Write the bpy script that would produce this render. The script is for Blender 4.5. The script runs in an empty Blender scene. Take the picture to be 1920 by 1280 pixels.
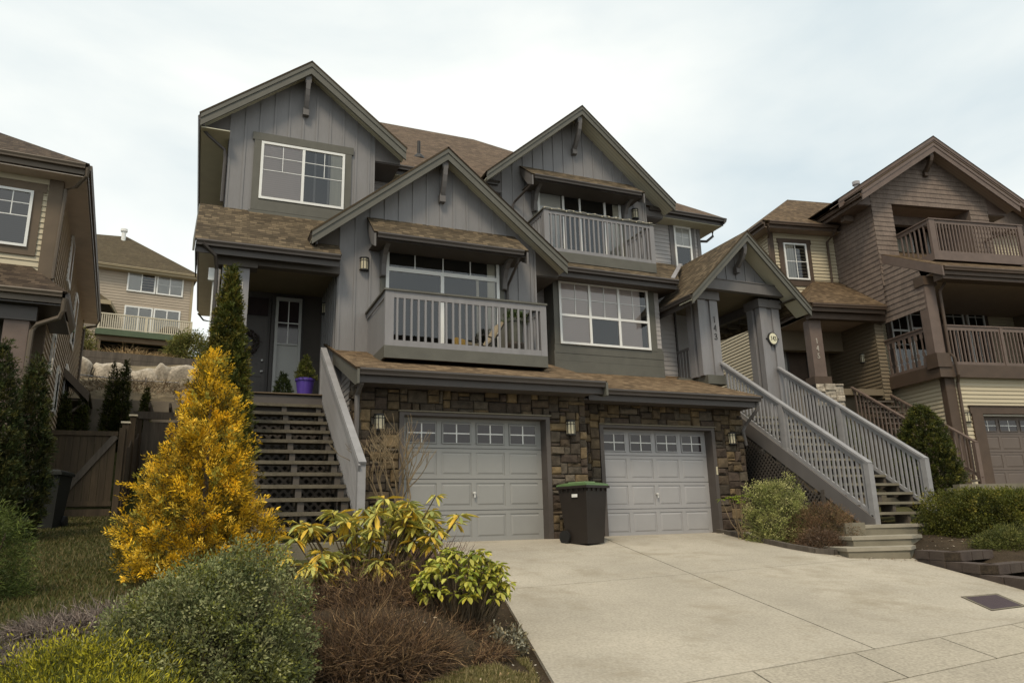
import bpy, math, random
import numpy as np
from mathutils import Vector, Matrix
D = bpy.data; SC = bpy.context.scene; COL = SC.collection
R = math.radians
random.seed(7); rng = np.random.default_rng(7)

# ---------------------------------------------------------------- camera
F_PX, YAW, PITCH, ROLL = 1382.27, 0.4002971, 0.24443256, -0.02539015
fw = Vector((math.sin(YAW)*math.cos(PITCH), math.cos(YAW)*math.cos(PITCH), math.sin(PITCH)))
rt = Vector((math.cos(YAW), -math.sin(YAW), 0)); up = rt.cross(fw)
r2 = rt*math.cos(ROLL)+up*math.sin(ROLL); u2 = -rt*math.sin(ROLL)+up*math.cos(ROLL)
cam_d = D.cameras.new('camera'); cam = D.objects.new('camera', cam_d); COL.objects.link(cam)
cam.matrix_world = Matrix(((r2.x, u2.x, -fw.x, 0), (r2.y, u2.y, -fw.y, 0), (r2.z, u2.z, -fw.z, 0), (0, 0, 0, 1)))
cam_d.sensor_width = 36; cam_d.lens = F_PX*36/1920; cam_d.clip_start = .05; cam_d.clip_end = 2000
SC.camera = cam

# ---------------------------------------------------------------- sky, sun, exposure
SUN_EL, SUN_AZ = R(52), R(214)      # azimuth measured clockwise from +Y
W = D.worlds.new('World'); SC.world = W; W.use_nodes = True
wn = W.node_tree; wn.nodes.clear()
def wnode(t): return wn.nodes.new(t)
wo = wnode('ShaderNodeOutputWorld'); mixs = wnode('ShaderNodeMixShader')
b1 = wnode('ShaderNodeBackground'); b2 = wnode('ShaderNodeBackground')
sky = wnode('ShaderNodeTexSky'); sky.sky_type = 'NISHITA'; sky.sun_disc = False
sky.sun_elevation = SUN_EL; sky.sun_rotation = SUN_AZ
b1.inputs[1].default_value = .09; wn.links.new(sky.outputs[0], b1.inputs[0])
tc = wnode('ShaderNodeTexCoord'); mp = wnode('ShaderNodeMapping'); mp.inputs['Scale'].default_value = (1, 1, 2.2)
mp.inputs['Location'].default_value = (.3, .1, 0)
nz = wnode('ShaderNodeTexNoise'); nz.inputs['Scale'].default_value = 1.5; nz.inputs['Detail'].default_value = 7; nz.inputs['Roughness'].default_value = .5; nz.inputs['Distortion'].default_value = .25
cr = wnode('ShaderNodeValToRGB'); e = cr.color_ramp.elements
e[0].position = .36; e[0].color = (.52, .595, .62, 1); e[1].position = .60; e[1].color = (.79, .805, .765, 1)
wn.links.new(tc.outputs['Generated'], mp.inputs[0]); wn.links.new(mp.outputs[0], nz.inputs['Vector'])
wn.links.new(nz.outputs['Fac'], cr.inputs[0]); wn.links.new(cr.outputs[0], b2.inputs[0]); b2.inputs[1].default_value = .90
mixs.inputs[0].default_value = .92
wn.links.new(b1.outputs[0], mixs.inputs[1]); wn.links.new(b2.outputs[0], mixs.inputs[2]); wn.links.new(mixs.outputs[0], wo.inputs[0])
sd = D.lights.new('sun', 'SUN'); sd.energy = 1.5; sd.angle = R(14); sd.color = (1, .85, .64)
so = D.objects.new('sun', sd); COL.objects.link(so)
sv = Vector((math.sin(SUN_AZ)*math.cos(SUN_EL), math.cos(SUN_AZ)*math.cos(SUN_EL), math.sin(SUN_EL)))
so.rotation_euler = (-sv).to_track_quat('-Z', 'Y').to_euler()
SC.view_settings.view_transform = 'Standard'; SC.view_settings.look = 'None'; SC.view_settings.gamma = 1
SC.view_settings.exposure = .62
SC.render.engine = 'CYCLES'
SC.cycles.max_bounces = 6; SC.cycles.diffuse_bounces = 3; SC.cycles.glossy_bounces = 3; SC.cycles.transparent_max_bounces = 8

# ---------------------------------------------------------------- materials
def s2l(c):
    c /= 255.
    return c/12.92 if c <= .04045 else ((c+.055)/1.055)**2.4
def L(r, g, b, k=1.): return (s2l(r)*k, s2l(g)*k, s2l(b)*k, 1)
MATS = {}
def mat(name, col=(.5, .5, .5, 1), rough=.6, var=.12, scale=3., bump=0., bscale=60., attr=False, stretch=(1, 1, 1), fine=0., finescale=200., spec=.4, dirt=0., dirtcol=(.05, .045, .03, 1)):
    m = D.materials.new(name); m.use_nodes = True; t = m.node_tree; N = t.nodes; Lk = t.links
    p = N['Principled BSDF']; p.inputs['Roughness'].default_value = rough; p.inputs['Specular IOR Level'].default_value = spec
    tcn = N.new('ShaderNodeTexCoord'); mpn = N.new('ShaderNodeMapping'); mpn.inputs['Scale'].default_value = stretch
    Lk.new(tcn.outputs['Object'], mpn.inputs[0])
    n1 = N.new('ShaderNodeTexNoise'); n1.inputs['Scale'].default_value = scale; n1.inputs['Detail'].default_value = 5; Lk.new(mpn.outputs[0], n1.inputs['Vector'])
    mr = N.new('ShaderNodeMapRange'); mr.inputs[1].default_value = .3; mr.inputs[2].default_value = .7
    mr.inputs[3].default_value = 1-var; mr.inputs[4].default_value = 1+var; Lk.new(n1.outputs['Fac'], mr.inputs[0])
    last = mr.outputs[0]
    if fine:
        n2 = N.new('ShaderNodeTexNoise'); n2.inputs['Scale'].default_value = finescale; n2.inputs['Detail'].default_value = 2; Lk.new(mpn.outputs[0], n2.inputs['Vector'])
        m2 = N.new('ShaderNodeMapRange'); m2.inputs[1].default_value = .3; m2.inputs[2].default_value = .7; m2.inputs[3].default_value = 1-fine; m2.inputs[4].default_value = 1+fine
        Lk.new(n2.outputs['Fac'], m2.inputs[0]); mm = N.new('ShaderNodeMath'); mm.operation = 'MULTIPLY'; Lk.new(last, mm.inputs[0]); Lk.new(m2.outputs[0], mm.inputs[1]); last = mm.outputs[0]
    vm = N.new('ShaderNodeVectorMath'); vm.operation = 'SCALE'
    if attr:
        a = N.new('ShaderNodeAttribute'); a.attribute_name = 'Col'; Lk.new(a.outputs['Color'], vm.inputs[0])
    else: vm.inputs[0].default_value = col[:3]
    Lk.new(last, vm.inputs['Scale']); out = vm.outputs[0]
    if dirt:
        n3 = N.new('ShaderNodeTexNoise'); n3.inputs['Scale'].default_value = 1.3; n3.inputs['Detail'].default_value = 8; n3.inputs['Roughness'].default_value = .7; Lk.new(tcn.outputs['Object'], n3.inputs['Vector'])
        m3 = N.new('ShaderNodeMapRange'); m3.inputs[1].default_value = .5; m3.inputs[2].default_value = .75; m3.inputs[4].default_value = dirt; Lk.new(n3.outputs['Fac'], m3.inputs[0])
        mx = N.new('ShaderNodeMix'); mx.data_type = 'RGBA'; Lk.new(m3.outputs[0], mx.inputs[0]); Lk.new(out, mx.inputs[6]); mx.inputs[7].default_value = dirtcol; out = mx.outputs[2]
    Lk.new(out, p.inputs['Base Color'])
    if bump:
        nb = N.new('ShaderNodeTexNoise'); nb.inputs['Scale'].default_value = bscale; nb.inputs['Detail'].default_value = 4; Lk.new(mpn.outputs[0], nb.inputs['Vector'])
        bp = N.new('ShaderNodeBump'); bp.inputs['Strength'].default_value = min(1, bump); bp.inputs['Distance'].default_value = .01; Lk.new(nb.outputs['Fac'], bp.inputs['Height']); Lk.new(bp.outputs[0], p.inputs['Normal'])
    MATS[name] = m; return m

def shingle(name, c1, c2, c3):
    m = D.materials.new(name); m.use_nodes = True; t = m.node_tree; N = t.nodes; Lk = t.links
    p = N['Principled BSDF']; p.inputs['Roughness'].default_value = .95; p.inputs['Specular IOR Level'].default_value = .15
    uv = N.new('ShaderNodeTexCoord')
    br = N.new('ShaderNodeTexBrick'); br.offset = .37; br.offset_frequency = 2; br.squash = .8; br.squash_frequency = 3
    for k, v in (('Scale', 1), ('Mortar Size', .004), ('Mortar Smooth', .3), ('Bias', 0), ('Brick Width', .145), ('Row Height', .125)): br.inputs[k].default_value = v
    br.inputs['Color1'].default_value = (0, 0, 0, 1); br.inputs['Color2'].default_value = (1, 1, 1, 1); br.inputs['Mortar'].default_value = (0, 0, 0, 1)
    Lk.new(uv.outputs['UV'], br.inputs['Vector'])
    rp = N.new('ShaderNodeValToRGB'); e = rp.color_ramp.elements; e[0].color = c1; e[1].color = c3; x = e.new(.5); x.color = c2; rp.color_ramp.interpolation = 'LINEAR'
    Lk.new(br.outputs['Color'], rp.inputs[0])
    n = N.new('ShaderNodeTexNoise'); n.inputs['Scale'].default_value = 1.1; n.inputs['Detail'].default_value = 6; Lk.new(uv.outputs['UV'], n.inputs['Vector'])
    n2 = N.new('ShaderNodeTexNoise'); n2.inputs['Scale'].default_value = 90; Lk.new(uv.outputs['UV'], n2.inputs['Vector'])
    ad = N.new('ShaderNodeMath'); ad.operation = 'ADD'; Lk.new(n.outputs['Fac'], ad.inputs[0]); Lk.new(n2.outputs['Fac'], ad.inputs[1])
    mr = N.new('ShaderNodeMapRange'); mr.inputs[1].default_value = .6; mr.inputs[2].default_value = 1.4; mr.inputs[3].default_value = .7; mr.inputs[4].default_value = 1.25; Lk.new(ad.outputs[0], mr.inputs[0])
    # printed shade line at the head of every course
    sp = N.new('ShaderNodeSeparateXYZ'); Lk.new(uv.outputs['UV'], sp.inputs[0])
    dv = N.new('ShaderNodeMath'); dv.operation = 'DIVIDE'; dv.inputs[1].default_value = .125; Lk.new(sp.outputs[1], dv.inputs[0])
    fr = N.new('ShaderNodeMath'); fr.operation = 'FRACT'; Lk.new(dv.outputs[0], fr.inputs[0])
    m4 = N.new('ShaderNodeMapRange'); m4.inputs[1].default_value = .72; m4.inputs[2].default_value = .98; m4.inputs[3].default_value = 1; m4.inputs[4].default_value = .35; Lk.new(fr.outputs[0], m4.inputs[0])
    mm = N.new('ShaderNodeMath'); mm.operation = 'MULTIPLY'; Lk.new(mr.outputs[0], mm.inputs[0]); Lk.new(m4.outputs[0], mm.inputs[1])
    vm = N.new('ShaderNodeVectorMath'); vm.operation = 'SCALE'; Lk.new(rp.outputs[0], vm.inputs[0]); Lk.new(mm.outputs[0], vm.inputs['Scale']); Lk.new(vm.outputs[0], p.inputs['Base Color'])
    sub = N.new('ShaderNodeMath'); sub.operation = 'SUBTRACT'; sub.inputs[0].default_value = 1; Lk.new(fr.outputs[0], sub.inputs[1])
    bp = N.new('ShaderNodeBump'); bp.inputs['Strength'].default_value = .9; bp.inputs['Distance'].default_value = .012; Lk.new(sub.outputs[0], bp.inputs['Height']); Lk.new(bp.outputs[0], p.inputs['Normal'])
    MATS[name] = m; return m

def glass(name, tint=(.75, .78, .74, 1), refl=1.0):
    m = D.materials.new(name); m.use_nodes = True; t = m.node_tree; N = t.nodes; Lk = t.links; N.clear()
    o = N.new('ShaderNodeOutputMaterial'); mx = N.new('ShaderNodeMixShader'); tr = N.new('ShaderNodeBsdfTransparent'); gl = N.new('ShaderNodeBsdfGlossy')
    tr.inputs[0].default_value = tint; gl.inputs['Roughness'].default_value = .015; gl.inputs['Color'].default_value = (.95, .97, 1, 1)
    fr = N.new('ShaderNodeFresnel'); fr.inputs[0].default_value = 1.6
    mu = N.new('ShaderNodeMath'); mu.operation = 'MULTIPLY'; mu.inputs[1].default_value = refl; mu.use_clamp = True; Lk.new(fr.outputs[0], mu.inputs[0])
    tcn = N.new('ShaderNodeTexCoord'); nb = N.new('ShaderNodeTexNoise'); nb.inputs['Scale'].default_value = .9; Lk.new(tcn.outputs['Object'], nb.inputs['Vector'])
    bp = N.new('ShaderNodeBump'); bp.inputs['Strength'].default_value = .15; bp.inputs['Distance'].default_value = .02; Lk.new(nb.outputs['Fac'], bp.inputs['Height']); Lk.new(bp.outputs[0], gl.inputs['Normal'])
    Lk.new(mu.outputs[0], mx.inputs[0]); Lk.new(tr.outputs[0], mx.inputs[1]); Lk.new(gl.outputs[0], mx.inputs[2]); Lk.new(mx.outputs[0], o.inputs[0])
    MATS[name] = m; return m

def leafmat(name, trans=.25, rough=.55):
    m = D.materials.new(name); m.use_nodes = True; t = m.node_tree; N = t.nodes; Lk = t.links
    p = N['Principled BSDF']; o = N['Material Output']; p.inputs['Roughness'].default_value = rough; p.inputs['Specular IOR Level'].default_value = .25
    a = N.new('ShaderNodeAttribute'); a.attribute_name = 'Col'
    n = N.new('ShaderNodeTexNoise'); n.inputs['Scale'].default_value = 40; mr = N.new('ShaderNodeMapRange'); mr.inputs[3].default_value = .75; mr.inputs[4].default_value = 1.25
    tcn = N.new('ShaderNodeTexCoord'); Lk.new(tcn.outputs['Object'], n.inputs['Vector']); Lk.new(n.outputs['Fac'], mr.inputs[0])
    vm = N.new('ShaderNodeVectorMath'); vm.operation = 'SCALE'; Lk.new(a.outputs['Color'], vm.inputs[0]); Lk.new(mr.outputs[0], vm.inputs['Scale'])
    Lk.new(vm.outputs[0], p.inputs['Base Color'])
    tr = N.new('ShaderNodeBsdfTranslucent'); Lk.new(vm.outputs[0], tr.inputs[0]); mx = N.new('ShaderNodeMixShader'); mx.inputs[0].default_value = trans
    Lk.new(p.outputs[0], mx.inputs[1]); Lk.new(tr.outputs[0], mx.inputs[2]); Lk.new(mx.outputs[0], o.inputs[0])
    MATS[name] = m; return m

def blind_mat(name, col, pitch=.045, axis=2, dark=.6):
    m = D.materials.new(name); m.use_nodes = True; t = m.node_tree; N = t.nodes; Lk = t.links
    p = N['Principled BSDF']; p.inputs['Roughness'].default_value = .7
    tcn = N.new('ShaderNodeTexCoord'); sp = N.new('ShaderNodeSeparateXYZ'); Lk.new(tcn.outputs['Object'], sp.inputs[0])
    mu = N.new('ShaderNodeMath'); mu.operation = 'DIVIDE'; mu.inputs[1].default_value = pitch; Lk.new(sp.outputs[axis], mu.inputs[0])
    fr = N.new('ShaderNodeMath'); fr.operation = 'FRACT'; Lk.new(mu.outputs[0], fr.inputs[0])
    mr = N.new('ShaderNodeMapRange'); mr.inputs[1].default_value = .7; mr.inputs[2].default_value = 1; mr.inputs[3].default_value = 1; mr.inputs[4].default_value = dark; Lk.new(fr.outputs[0], mr.inputs[0])
    vm = N.new('ShaderNodeVectorMath'); vm.operation = 'SCALE'; vm.inputs[0].default_value = col[:3]; Lk.new(mr.outputs[0], vm.inputs['Scale']); Lk.new(vm.outputs[0], p.inputs['Base Color'])
    MATS[name] = m; return m

mat('siding_grey', (.207, .201, .202, 1), .6, .06, 2, .12, 25, stretch=(1, 1, .12), fine=.04, finescale=60, dirt=.12, dirtcol=(.13, .12, .10, 1))
mat('lap_grey', (.36, .34, .33, 1), .6, .06, 2, .1, 30, stretch=(.2, .2, 1))
mat('trim_olive', (.105, .101, .083, 1), .6, .09, 4, .15, 30, fine=.05)
mat('trim_grey', (.135, .125, .120, 1), .6, .08, 4, .15, 30, stretch=(1, 1, .2))
mat('gutter_brown', (.055, .046, .040, 1), .4, .1, 3)
mat('soffit_olive', (.50, .475, .36, 1), .7, .05, 3)
mat('rail_grey', (.225, .218, .222, 1), .55, .09, 6, .15, 40, stretch=(1, 1, .2), dirt=.1)
mat('rail_blue', (.27, .265, .268, 1), .5, .10, 6, .15, 40, dirt=.3, dirtcol=(.13, .12, .10, 1))
mat('door_grey', (.275, .275, .265, 1), .5, .04, 1.5, .05, 30, dirt=.08)
mat('door_pale', (.345, .34, .345, 1), .5, .05, 1.5, .05, 30, dirt=.15, dirtcol=(.2, .19, .17, 1))
mat('jamb_brown', (.085, .073, .066, 1), .6, .08, 4)
mat('white', (.74, .74, .71, 1), .4, .04, 3)
mat('cream', (.55, .50, .38, 1), .5, .05, 3)
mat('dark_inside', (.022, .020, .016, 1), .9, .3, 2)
mat('stone', rough=.9, var=.28, scale=9, bump=1, bscale=28, attr=True, fine=.2, finescale=70, spec=.2)
mat('mortar', (.035, .030, .026, 1), .95, .2, 5)
mat('drive', (.405, .365, .295, 1), .9, .13, .8, .5, 240, fine=.15, finescale=42, dirt=.8, dirtcol=(.26, .22, .155, 1), spec=.2)
mat('walkway', (.385, .345, .275, 1), .9, .14, 1.2, .4, 240, fine=.2, finescale=42, dirt=.3, dirtcol=(.2, .18, .13, 1), spec=.2)
mat('concrete', (.20, .178, .13, 1), .9, .14, 3, .4, 90, fine=.1, dirt=.5, dirtcol=(.12, .11, .08, 1))
mat('conc_wall', (.22, .19, .15, 1), .9, .18, 2, .4, 60, fine=.1, dirt=.5, dirtcol=(.09, .08, .06, 1))
mat('tread', (.125, .108, .078, 1), .95, .2, 8, .8, 160, fine=.4, finescale=110)
mat('soil', (.045, .033, .022, 1), 1, .4, 9, 1, 40, fine=.3, finescale=60)
mat('turf', (.085, .082, .028, 1), 1, .35, 2.2, .8, 60, fine=.3, finescale=60, dirt=.6, dirtcol=(.13, .10, .045, 1))
mat('hill', (.19, .155, .10, 1), 1, .35, 3, 1, 12, fine=.4, finescale=12)
mat('asphalt', (.05, .05, .05, 1), .95, .15, 5, .4, 150)
mat('wood_fence', (.062, .044, .026, 1), .85, .3, 5, .4, 40, stretch=(1, 1, .1), fine=.15, finescale=30)
mat('wood_grey', (.09, .075, .06, 1), .85, .3, 5, .4, 40, stretch=(1, 1, .1), fine=.15, finescale=30)
mat('wood_beam', (.13, .095, .06, 1), .85, .3, 4, .4, 40, stretch=(.2, 1, 1))
mat('boulder', (.42, .37, .30, 1), .9, .35, 2.0, 1, 9, fine=.3, finescale=12, dirt=.85, dirtcol=(.14, .125, .10, 1))
mat('block', (.075, .056, .046, 1), .95, .22, 5, .9, 45, fine=.2, dirt=.4, dirtcol=(.05, .05, .03, 1))
mat('bin_dark', (.022, .017, .014, 1), .45, .1, 5)
mat('bin_black', (.010, .011, .009, 1), .85, .1, 5)
mat('bin_green', (.085, .145, .055, 1), .45, .1, 8)
mat('bin_lime', (.28, .40, .20, 1), .45, .1, 8)
mat('rubber', (.012, .012, .012, 1), .7, .1, 5)
mat('metal', (.55, .55, .53, 1), .3, .05, 5)
mat('grate', (.055, .035, .04, 1), .6, .2, 20, .5, 80)
mat('iron', (.02, .018, .016, 1), .5, .1, 8)
mat('shade', (.52, .47, .33, 1), .35, .12, 20)
mat('purple', (.075, .04, .26, 1), .35, .06, 8)
mat('pot_grey', (.10, .105, .085, 1), .6, .15, 8)
mat('pot_brown', (.04, .03, .022, 1), .6, .15, 8)
mat('fabric', (.33, .27, .18, 1), .9, .08, 12)
mat('yellow', (.5, .3, .07, 1), .8, .08, 12)
mat('deck_red', (.05, .024, .018, 1), .7, .2, 8)
mat('door_dark', (.060, .053, .048, 1), .5, .1, 3)
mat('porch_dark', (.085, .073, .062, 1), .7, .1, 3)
mat('ceil_brown', (.20, .165, .11, 1), .7, .08, 2)
mat('frost', (.36, .36, .34, 1), .35, .05, 2)
mat('brown_shake', (.175, .135, .11, 1), .85, .16, 5, .4, 40, stretch=(1, 1, .4), fine=.15, finescale=18)
mat('brown_trim', (.075, .050, .034, 1), .6, .12, 4, .15, 30)
mat('brown_trim2', (.135, .098, .080, 1), .6, .12, 4, .15, 30)
mat('lap_cream', (.47, .41, .29, 1), .6, .05, 2, .1, 30, stretch=(.2, .2, 1))
mat('lap_shadow', (.17, .135, .09, 1), .65, .06, 2, .1, 30, stretch=(.2, .2, 1))  # cream lap siding with the deep shade of porch and recesses put into its colour
mat('soffit_brown', (.30, .23, .18, 1), .7, .06, 3)
mat('h3door', (.125, .10, .085, 1), .5, .05, 2)
mat('tan_trim', (.12, .086, .054, 1), .6, .12, 3)
mat('tan_lap', (.52, .43, .32, 1), .65, .08, 2, .1, 30, stretch=(.2, .2, 1))
mat('tan_gutter', (.115, .09, .065, 1), .5, .1, 3)
mat('tan_soffit', (.52, .43, .35, 1), .7, .08, 3)
mat('bg_lap', (.37, .31, .24, 1), .7, .06, 1)
mat('bg_trim', (.33, .27, .17, 1), .6, .06, 2)
mat('bg_green', (.07, .10, .055, 1), .6, .1, 3)
mat('bark', (.10, .075, .045, 1), .9, .3, 20, .6, 60)
mat('bark_pale', (.20, .15, .088, 1), .9, .3, 12, .6, 60)
mat('twig', rough=.9, var=.3, scale=10, attr=True)
mat('flash', (.30, .29, .30, 1), .35, .1, 8)
mat('number', (.45, .42, .36, 1), .4, .05, 5)
mat('number_dark', (.035, .032, .03, 1), .4, .05, 5)
mat('sign_face', (.74, .70, .50, 1), .4, .04, 5)
mat('curtain', (.6, .58, .5, 1), .8, .08, 6, .5, 12, stretch=(6, 6, .1))
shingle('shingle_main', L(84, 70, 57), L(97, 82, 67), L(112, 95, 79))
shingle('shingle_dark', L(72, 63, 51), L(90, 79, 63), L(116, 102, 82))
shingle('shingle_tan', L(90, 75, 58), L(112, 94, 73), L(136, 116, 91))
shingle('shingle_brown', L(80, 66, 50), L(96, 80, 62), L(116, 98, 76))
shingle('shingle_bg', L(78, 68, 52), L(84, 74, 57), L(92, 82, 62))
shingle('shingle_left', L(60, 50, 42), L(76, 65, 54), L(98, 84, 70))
glass('glass', (.84, .82, .78, 1), 1.5); glass('glass_dark', (.35, .36, .33, 1), 1.3)
leafmat('leaf'); leafmat('leaf_gloss', .2, .35); leafmat('leaf_gold', .35, .6)
blind_mat('blind', (.66, .58, .56, 1), .05, 2, .8)
blind_mat('blind_dim', (.12, .11, .11, 1), .05, 2, .8)
blind_mat('blind_white', (.62, .62, .60, 1), .05, 2, .85)
blind_mat('blind_vert', (.55, .53, .48, 1), .09, 0, .6)
blind_mat('soffit_lines', (.55, .53, .41, 1), .10, 1, .62)
blind_mat('soffit_lines_b', (.30, .23, .18, 1), .10, 1, .75)
M = MATS

# ---------------------------------------------------------------- mesh builder
class MB:
    def __init__(s): s.v = []; s.f = []; s.uv = []; s.c = []; s.hasc = False; s.hasuv = False
    def face(s, pts, uv=None, col=None):
        n = len(s.v); s.v += [tuple(p) for p in pts]; s.f.append(tuple(range(n, n+len(pts))))
        s.uv.append(uv); s.c.append(col)
        if uv: s.hasuv = True
        if col: s.hasc = True
    def box(s, x0, x1, y0, y1, z0, z1, col=None):
        p = [(x0, y0, z0), (x1, y0, z0), (x1, y1, z0), (x0, y1, z0), (x0, y0, z1), (x1, y0, z1), (x1, y1, z1), (x0, y1, z1)]
        for q in ((0, 3, 2, 1), (4, 5, 6, 7), (0, 1, 5, 4), (1, 2, 6, 5), (2, 3, 7, 6), (3, 0, 4, 7)): s.face([p[i] for i in q], col=col)
        return s
    def prism(s, pts, vec, col=None):
        a = [Vector(p) for p in pts]; v = Vector(vec); b = [p+v for p in a]
        nrm = (a[1]-a[0]).cross(a[2]-a[0])
        if nrm.dot(v) > 0: a.reverse(); b.reverse()
        s.face(a, col=col); s.face(list(reversed(b)), col=col); n = len(a)
        for i in range(n): j = (i+1) % n; s.face([a[j], a[i], b[i], b[j]], col=col)
        return s
    def beam(s, p, q, w, h, upv=(0, 0, 1), col=None):
        p = Vector(p); q = Vector(q); d = (q-p).normalized(); sd_ = d.cross(Vector(upv)).normalized(); u = sd_.cross(d).normalized()
        c = [p+sd_*a*w/2+u*b*h/2 for a, b in ((-1, -1), (1, -1), (1, 1), (-1, 1))]
        s.prism(c, q-p, col); return s
    def tube(s, pts, r, n=8, col=None):
        pts = [Vector(p) for p in pts]; rs = r if isinstance(r, (list, tuple)) else [r]*len(pts); rings = []
        ref = Vector((.31, .17, .93))
        for i, p in enumerate(pts):
            d = (pts[min(i+1, len(pts)-1)]-pts[max(i-1, 0)]).normalized()
            a = d.cross(ref)
            if a.length < .05: a = d.cross(Vector((1, 0, 0)))
            a.normalize(); b = d.cross(a)
            rings.append([p+(a*math.cos(2*math.pi*k/n)+b*math.sin(2*math.pi*k/n))*rs[i] for k in range(n)])
        for i in range(len(rings)-1):
            for k in range(n): j = (k+1) % n; s.face([rings[i][k], rings[i][j], rings[i+1][j], rings[i+1][k]], col=col)
        s.face(list(reversed(rings[0])), col=col); s.face(rings[-1], col=col); return s
    def lathe(s, c, prof, n=20):
        c = Vector(c); rings = [[c+Vector((r*math.cos(2*math.pi*k/n), r*math.sin(2*math.pi*k/n), z)) for k in range(n)] for r, z in prof]
        for i in range(len(rings)-1):
            for k in range(n): j = (k+1) % n; s.face([rings[i][k], rings[i][j], rings[i+1][j], rings[i+1][k]])
        s.face(list(reversed(rings[0]))); s.face(rings[-1]); return s
    def roof(s, pts, th=.045):
        a = [Vector(p) for p in pts]; n = (a[1]-a[0]).cross(a[2]-a[0]).normalized()
        if n.z < 0: a.reverse(); n = -n
        u = Vector((0, 0, 1)).cross(n); u = u.normalized() if u.length > 1e-4 else Vector((1, 0, 0)); v = n.cross(u)
        s.face(a, uv=[(p.dot(u), p.dot(v)) for p in a]); b = [p-n*th for p in a]; s.face(list(reversed(b)), uv=[(p.dot(u), p.dot(v)) for p in reversed(b)])
        for i in range(len(a)):
            j = (i+1) % len(a); q = [a[j], a[i], b[i], b[j]]; s.face(q, uv=[(p.dot(u), .119) for p in q])
        return s
    def lap(s, O, U, z0, z1, lim, exp=.115, t=.016):
        """lap siding: O origin point of s=0 (x,y), U unit horizontal, wall faces U x Z; lim(z)->(s0,s1)"""
        O = Vector((O[0], O[1], 0)); U = Vector((U[0], U[1], 0)); Nn = U.cross(Vector((0, 0, 1))); n = max(1, int(round((z1-z0)/exp))); h = (z1-z0)/n
        for i in range(n):
            za = z0+i*h; zb = za+h; a0, a1 = lim(za); b0, b1 = lim(zb)
            if a1-a0 < .01 and b1-b0 < .01: continue
            if b1 < b0: b0 = b1 = (b0+b1)/2
            A = [O+U*a0+Nn*t+Vector((0, 0, za)), O+U*a1+Nn*t+Vector((0, 0, za)), O+U*b1+Nn*.002+Vector((0, 0, zb)), O+U*b0+Nn*.002+Vector((0, 0, zb))]
            s.face(A); s.face([O+U*a0+Vector((0, 0, za)), O+U*a1+Vector((0, 0, za)), A[1], A[0]])
        return s
    def stones(s, O, U, w, z0, z1, seed, top=None, ret=(0, 0)):
        O = Vector((O[0], O[1], 0)); U = Vector((U[0], U[1], 0)); Nn = U.cross(Vector((0, 0, 1))); rr = random.Random(seed)
        cell = .072; nx = max(1, int(round(w/cell))); nz_ = max(1, int(round((z1-z0)/cell))); cx = w/nx; cz = (z1-z0)/nz_
        occ = [[0]*nz_ for _ in range(nx)]
        pal = [(.070, .052, .036), (.085, .064, .042), (.10, .075, .048), (.125, .092, .054), (.155, .112, .062), (.062, .050, .038), (.082, .068, .052), (.095, .078, .058), (.072, .054, .042), (.055, .043, .033)]
        for k in range(nz_):
            for i in range(nx):
                if occ[i][k]: continue
                hh = rr.choice([1, 2, 2, 2, 3, 3]); ww = rr.choice([2, 3, 3, 4, 4, 5, 6])
                if hh == 1: ww = rr.choice([3, 4, 5])
                hh = min(hh, nz_-k)
                m = 0
                while m < ww and i+m < nx and not occ[i+m][k]: m += 1
                ww = m
                for q in range(ww):
                    for r_ in range(hh):
                        if occ[i+q][k+r_]: hh = r_; break
                if nx-(i+ww) == 1 and not occ[nx-1][k]: ww += 1
                for q in range(ww):
                    for r_ in range(hh): occ[i+q][k+r_] = 1
                a = i*cx; b = (i+ww)*cx; c = z0+k*cz; d = c+hh*cz
                if top and top((a+b)/2) < d: continue
                g = .006; dep = rr.uniform(.02, .075); ins = rr.uniform(.010, .024); j = lambda: rr.uniform(-.013, .013)
                P = lambda x, z, y: O+U*x+Nn*y+Vector((0, 0, z))
                col = rr.choice(pal); f = rr.uniform(.8, 1.25); col = tuple(x*f for x in col)
                b0 = [P(a+g, c+g, -.01), P(b-g, c+g, -.01), P(b-g, d-g, -.01), P(a+g, d-g, -.01)]
                b1 = [P(a+g+j()*.5, c+g+j()*.5, dep*.6), P(b-g+j()*.5, c+g+j()*.5, dep*.6), P(b-g, d-g+j()*.5, dep*.6), P(a+g, d-g+j()*.5, dep*.6)]
                b2 = [P(a+g+ins+j(), c+g+ins+j(), dep+j()), P(b-g-ins+j(), c+g+ins+j(), dep+j()), P(b-g-ins+j(), d-g-ins+j(), dep+j()), P(a+g+ins+j(), d-g-ins+j(), dep+j())]
                ctr = P((a+b)/2+j()*2, (c+d)/2+j()*2, dep+rr.uniform(0, .02))
                for q in range(4):
                    r_ = (q+1) % 4
                    s.face([b0[q], b0[r_], b1[r_], b1[q]], col=col); s.face([b1[q], b1[r_], b2[r_], b2[q]], col=col); s.face([b2[q], b2[r_], ctr], col=col)
        return s

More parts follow.
